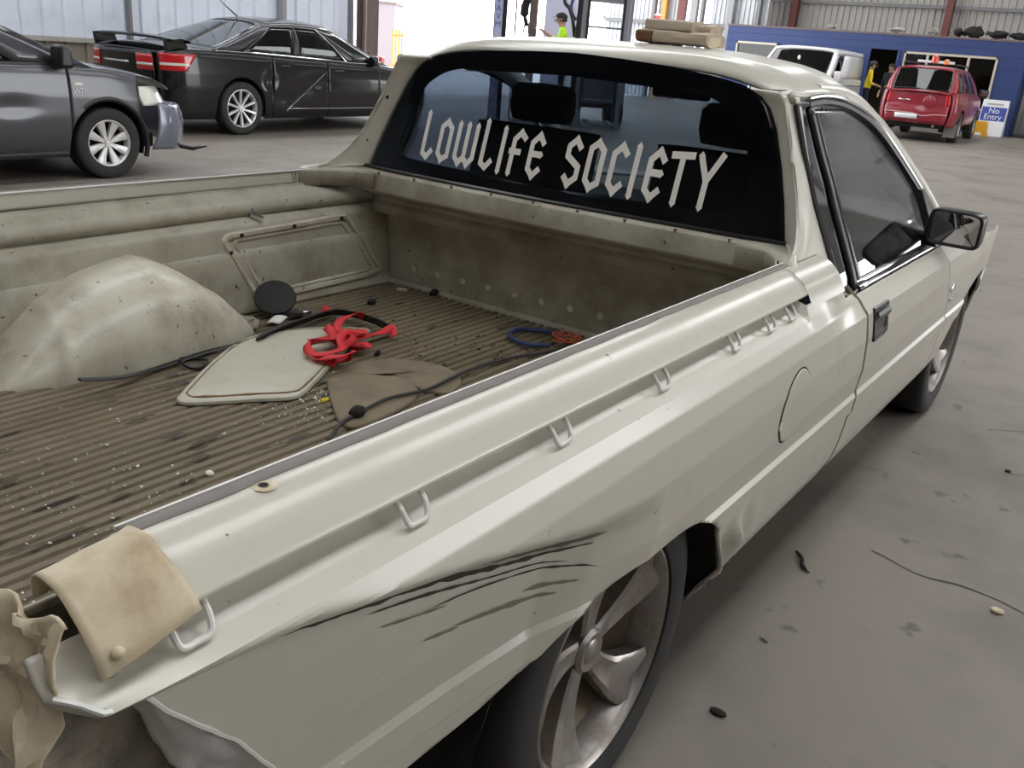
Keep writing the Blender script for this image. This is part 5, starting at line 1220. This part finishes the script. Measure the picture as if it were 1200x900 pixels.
fr_ = ((.23, .10, 1.13), (.10, .34, 1.20)); fl_ = ((-.24, .08, 1.13), (-.10, .33, 1.20))
wk = person('person', 'worker in lime hi-vis shirt and dark cap looking down at a paper', (-8.40, 14.10, .30), R(124), M['lime_hi'], M['navy'], M['hair'], ((.24, .14, 1.20), (.10, .40, 1.36)), ((-.24, .12, 1.20), (-.10, .40, 1.35)), 1.72, .08)
wk['group'] = 'people in the shed'
pf = Matrix.Rotation(R(124), 3, 'Z') @ Vector((0, .50, 1.345)); tag(B().box(Vector((-8.40, 14.10, .30))+pf, (.16, .22, .012), Matrix.Rotation(R(124), 3, 'Z')@Matrix.Rotation(.5, 3, 'X')).build('clipboard', M['white_p'], None, bevel=.003), 'white clipboard held by the lime-shirted worker', 'clipboard')
mn = person('person', 'man in yellow hi-vis shirt and navy trousers beside the white van', (-6.42, 27.35, 0), R(-75), M['yellow_hi'], M['navy'], M['greycap'], ((.24, .06, 1.12), (.12, .28, 1.06)), ((-.24, .06, 1.12), (-.10, .28, 1.05)), 1.74, .03)
mn['group'] = 'people in the shed'
dkp = person('person', 'figure in black clothing standing in the office doorway', (-6.0, 28.15, 0), R(160), M['blackcloth'], M['blackcloth'], None, ((.23, .02, 1.14), (.22, .12, .90)), ((-.23, .02, 1.14), (-.15, .25, 1.10)), 1.70, .02, .8)
dkp['group'] = 'people in the shed'
# ================================================================== FORKLIFT AND POSTS BEHIND THE CAB
M['fl_grey'] = mat('forklift_mast_steel', (.22, .23, .26), rough=.45, metal=.4, var=.15, vscale=8); M['fl_red'] = mat('forklift_paint', (.12, .12, .13), rough=.4)
fk = empty('forklift', (-7.90, 14.63, 0), R(38), 'grey forklift with tall mast and side platform under the worker', 'forklift')
B().box((-.72, -.1, .15), (.70, .72, .296)).build('platform', M['fl_grey'], fk, bevel=.01)
for x in (-.40, .39):
    B().box((x, 0, 1.5), (.10, .12, 3.0)).build('mast_upright', M['fl_grey'], fk, bevel=.006); B().box((x*.84, -.05, 1.5), (.05, .06, 3.0)).build('inner_channel', M['black'], fk, bevel=.004)
for z in (1.80, 2.28, .5, 2.9): B().box((-.01, -.02, z), (.76, .05, .035 if z < 1.9 else .10)).build('cross_bar', M['fl_grey'], fk, bevel=.004)
B().box((.50, .14, 1.5), (.06, .05, 3.0)).build('guard_post', M['fl_grey'], fk); B().box((-.50, -.02, 1.5), (.10, .10, 3.0)).build('hydraulic_ram', M['black'], fk, bevel=.01)
B().tube(catmull([(-.55, .05, 1.6), (-.62, .0, 1.9), (-.70, -.05, 2.08), (-.80, -.05, 2.2), (-.85, -.05, 2.6)], 6), .035, 8).build('hose', M['black'], fk); B().tube(catmull([(-.45, .1, 1.85), (-.60, .06, 1.95), (-.66, .06, 2.15), (-.56, .06, 2.45)], 6), .03, 8).build('hose', mat('blue_hose', (.05, .10, .2), rough=.4), fk)
B().box((0, .95, .75), (.95, 1.5, .75)).build('body', M['fl_red'], fk, bevel=.06); B().box((0, 1.8, .7), (1.0, .35, .9)).build('counterweight', M['fl_grey'], fk, bevel=.08)
for x in (-.45, .45):
    for y in (.3, 1.6):
        b = B().lathe([(-.09, .001), (-.09, .16), (-.08, .26), (.08, .26), (.09, .16), (.09, .001)], 24, 'x', (x, y, .26)); b.build('tyre', M['rubber'], fk)
for x in (-.2, .2): B().box((x, -.5, .12), (.10, 1.0, .04)).build('fork', M['fl_grey'], fk, bevel=.005)
B().box((-.02, .02, 1.98), (.06, .01, .05)).build('label_plate', M['white_p'], fk)
sp_ = empty('sign_post', (-9.50, 13.44, 0), R(33), 'narrow upright banner post with faded blue lettering in the bright doorway', 'sign')
B().box((0, 0, 1.6), (.15, .02, 3.2)).build('banner', mat('lilac_banner', (.42, .44, .62), rough=.5), sp_); B().box((.11, .01, 1.6), (.08, .05, 3.2)).build('post', M['black'], sp_); B().box((-.085, .01, 1.6), (.02, .04, 3.2)).build('post_edge', M['girt'], sp_); B().box((0, .0, .02), (.22, .4, .04)).build('base', M['girt'], sp_)
for z, t in ((1.80, 'V'), (1.94, 'A'), (2.08, 'V'), (1.66, 'M')): text_mesh(t, .15, 'lettering', M['sign_blue'], sp_, (-.01, -.013, z), (math.pi/2, 0, 0), .001)
hh = empty('hanging_harness', (-9.16, 13.78, 0), R(33), 'black harness with metal buckle hanging from a frame post', 'harness')
B().box((.17, .02, 1.6), (.15, .06, 3.2)).build('frame_post', M['col_brown'], hh); B().box((-.16, .02, 1.6), (.03, .03, 3.2)).build('frame_post', mat('red_post', (.4, .2, .2), rough=.6), hh); B().box((.05, .0, .02), (.30, .4, .04)).build('base', M['girt'], hh)
b = B().tube(catmull([(.04, -.08, 2.9), (.05, -.08, 2.3), (.0, -.09, 1.95), (.06, -.08, 1.72)], 8), [.05]*8+[.075]*10+[.035]*7, 8); b.xf(lambda p: crump(p, .015, 14)).build('webbing', M['blackcloth'], hh); B().tube([(.02, -.09, 1.74), (.09, -.09, 1.77), (.09, -.09, 1.60), (.0, -.09, 1.57), (.02, -.09, 1.74)], .014, 6).build('buckle', M['chrome'], hh); B().box((-.06, -.08, 2.0), (.035, .02, .18)).build('pink_tag', mat('pink_tag', (.7, .35, .38), rough=.6), hh)
lp = empty('pale_panel', (-10.25, 16.85, 0), R(36), 'pale lavender door panel standing behind the worker', 'panel'); B().box((0, 0, 1.7), (.85, .05, 3.4)).build('panel_face', mat('lavender_panel', (.52, .52, .66), rough=.5), lp, bevel=.01); B().box((.0, -.03, .25), (.5, .01, .4)).build('kick_plate', M['girt'], lp)
tag(B().box((-14.3, 28.95, 2.62), (.42, .02, .16)).build('red_notice', M['red'], None), 'red and white notice on the corner wall left of the orange post', 'notice'); B().box((0, -.012, .0), (.40, .006, .05)).build('notice_band', M['white_p'], COL.objects['red_notice']); COL.objects['notice_band'].location = (-14.3, 28.94, 2.68)
# ------------------------------------------------------------------ outside the doorway
ob_ = empty('far_shed', (-30.0, 32, 0), R(35), 'faded brown building outside beyond the doorway', 'building'); B().box((0, 0, 1.3), (1.6, 3, 2.6)).build('shed_wall', mat('faded_brown', (.24, .21, .23), rough=.8), ob_, smooth=False); B().box((0, 0, 2.65), (1.7, 3.1, .1)).build('shed_roof', M['col_brown'], ob_, smooth=False)
ba = empty('orange_barrier', (-20.3, 22.5, 0), R(35), 'orange slatted safety barrier outside the doorway', 'barrier')
for i in range(4): B().box((-.15+.10*i, 0, .75), (.05, .03, 1.54)).build('slat', mat('orange_plastic', (.75, .28, .06), rough=.5) if i == 0 else COL.objects['slat'].data.materials[0], ba, smooth=False)
for z in (.4, 1.35): B().box((0, .02, z), (.42, .03, .06)).build('rail', M['orange'], ba, smooth=False)
jr = empty('red_jerrycan', (-12.35, 13.0, 0), R(30), 'red container on a stand behind the black sedan', 'container'); B().box((0, 0, .86), (.55, .3, .16)).build('can_body', M['red'], jr, bevel=.03); B().box((0, 0, .39), (.4, .26, .78)).build('stand', M['girt'], jr); B().tube([(-.25, 0, .94), (-.15, 0, 1.0), (.0, 0, .98)], .02, 6).build('handle', M['black'], jr)
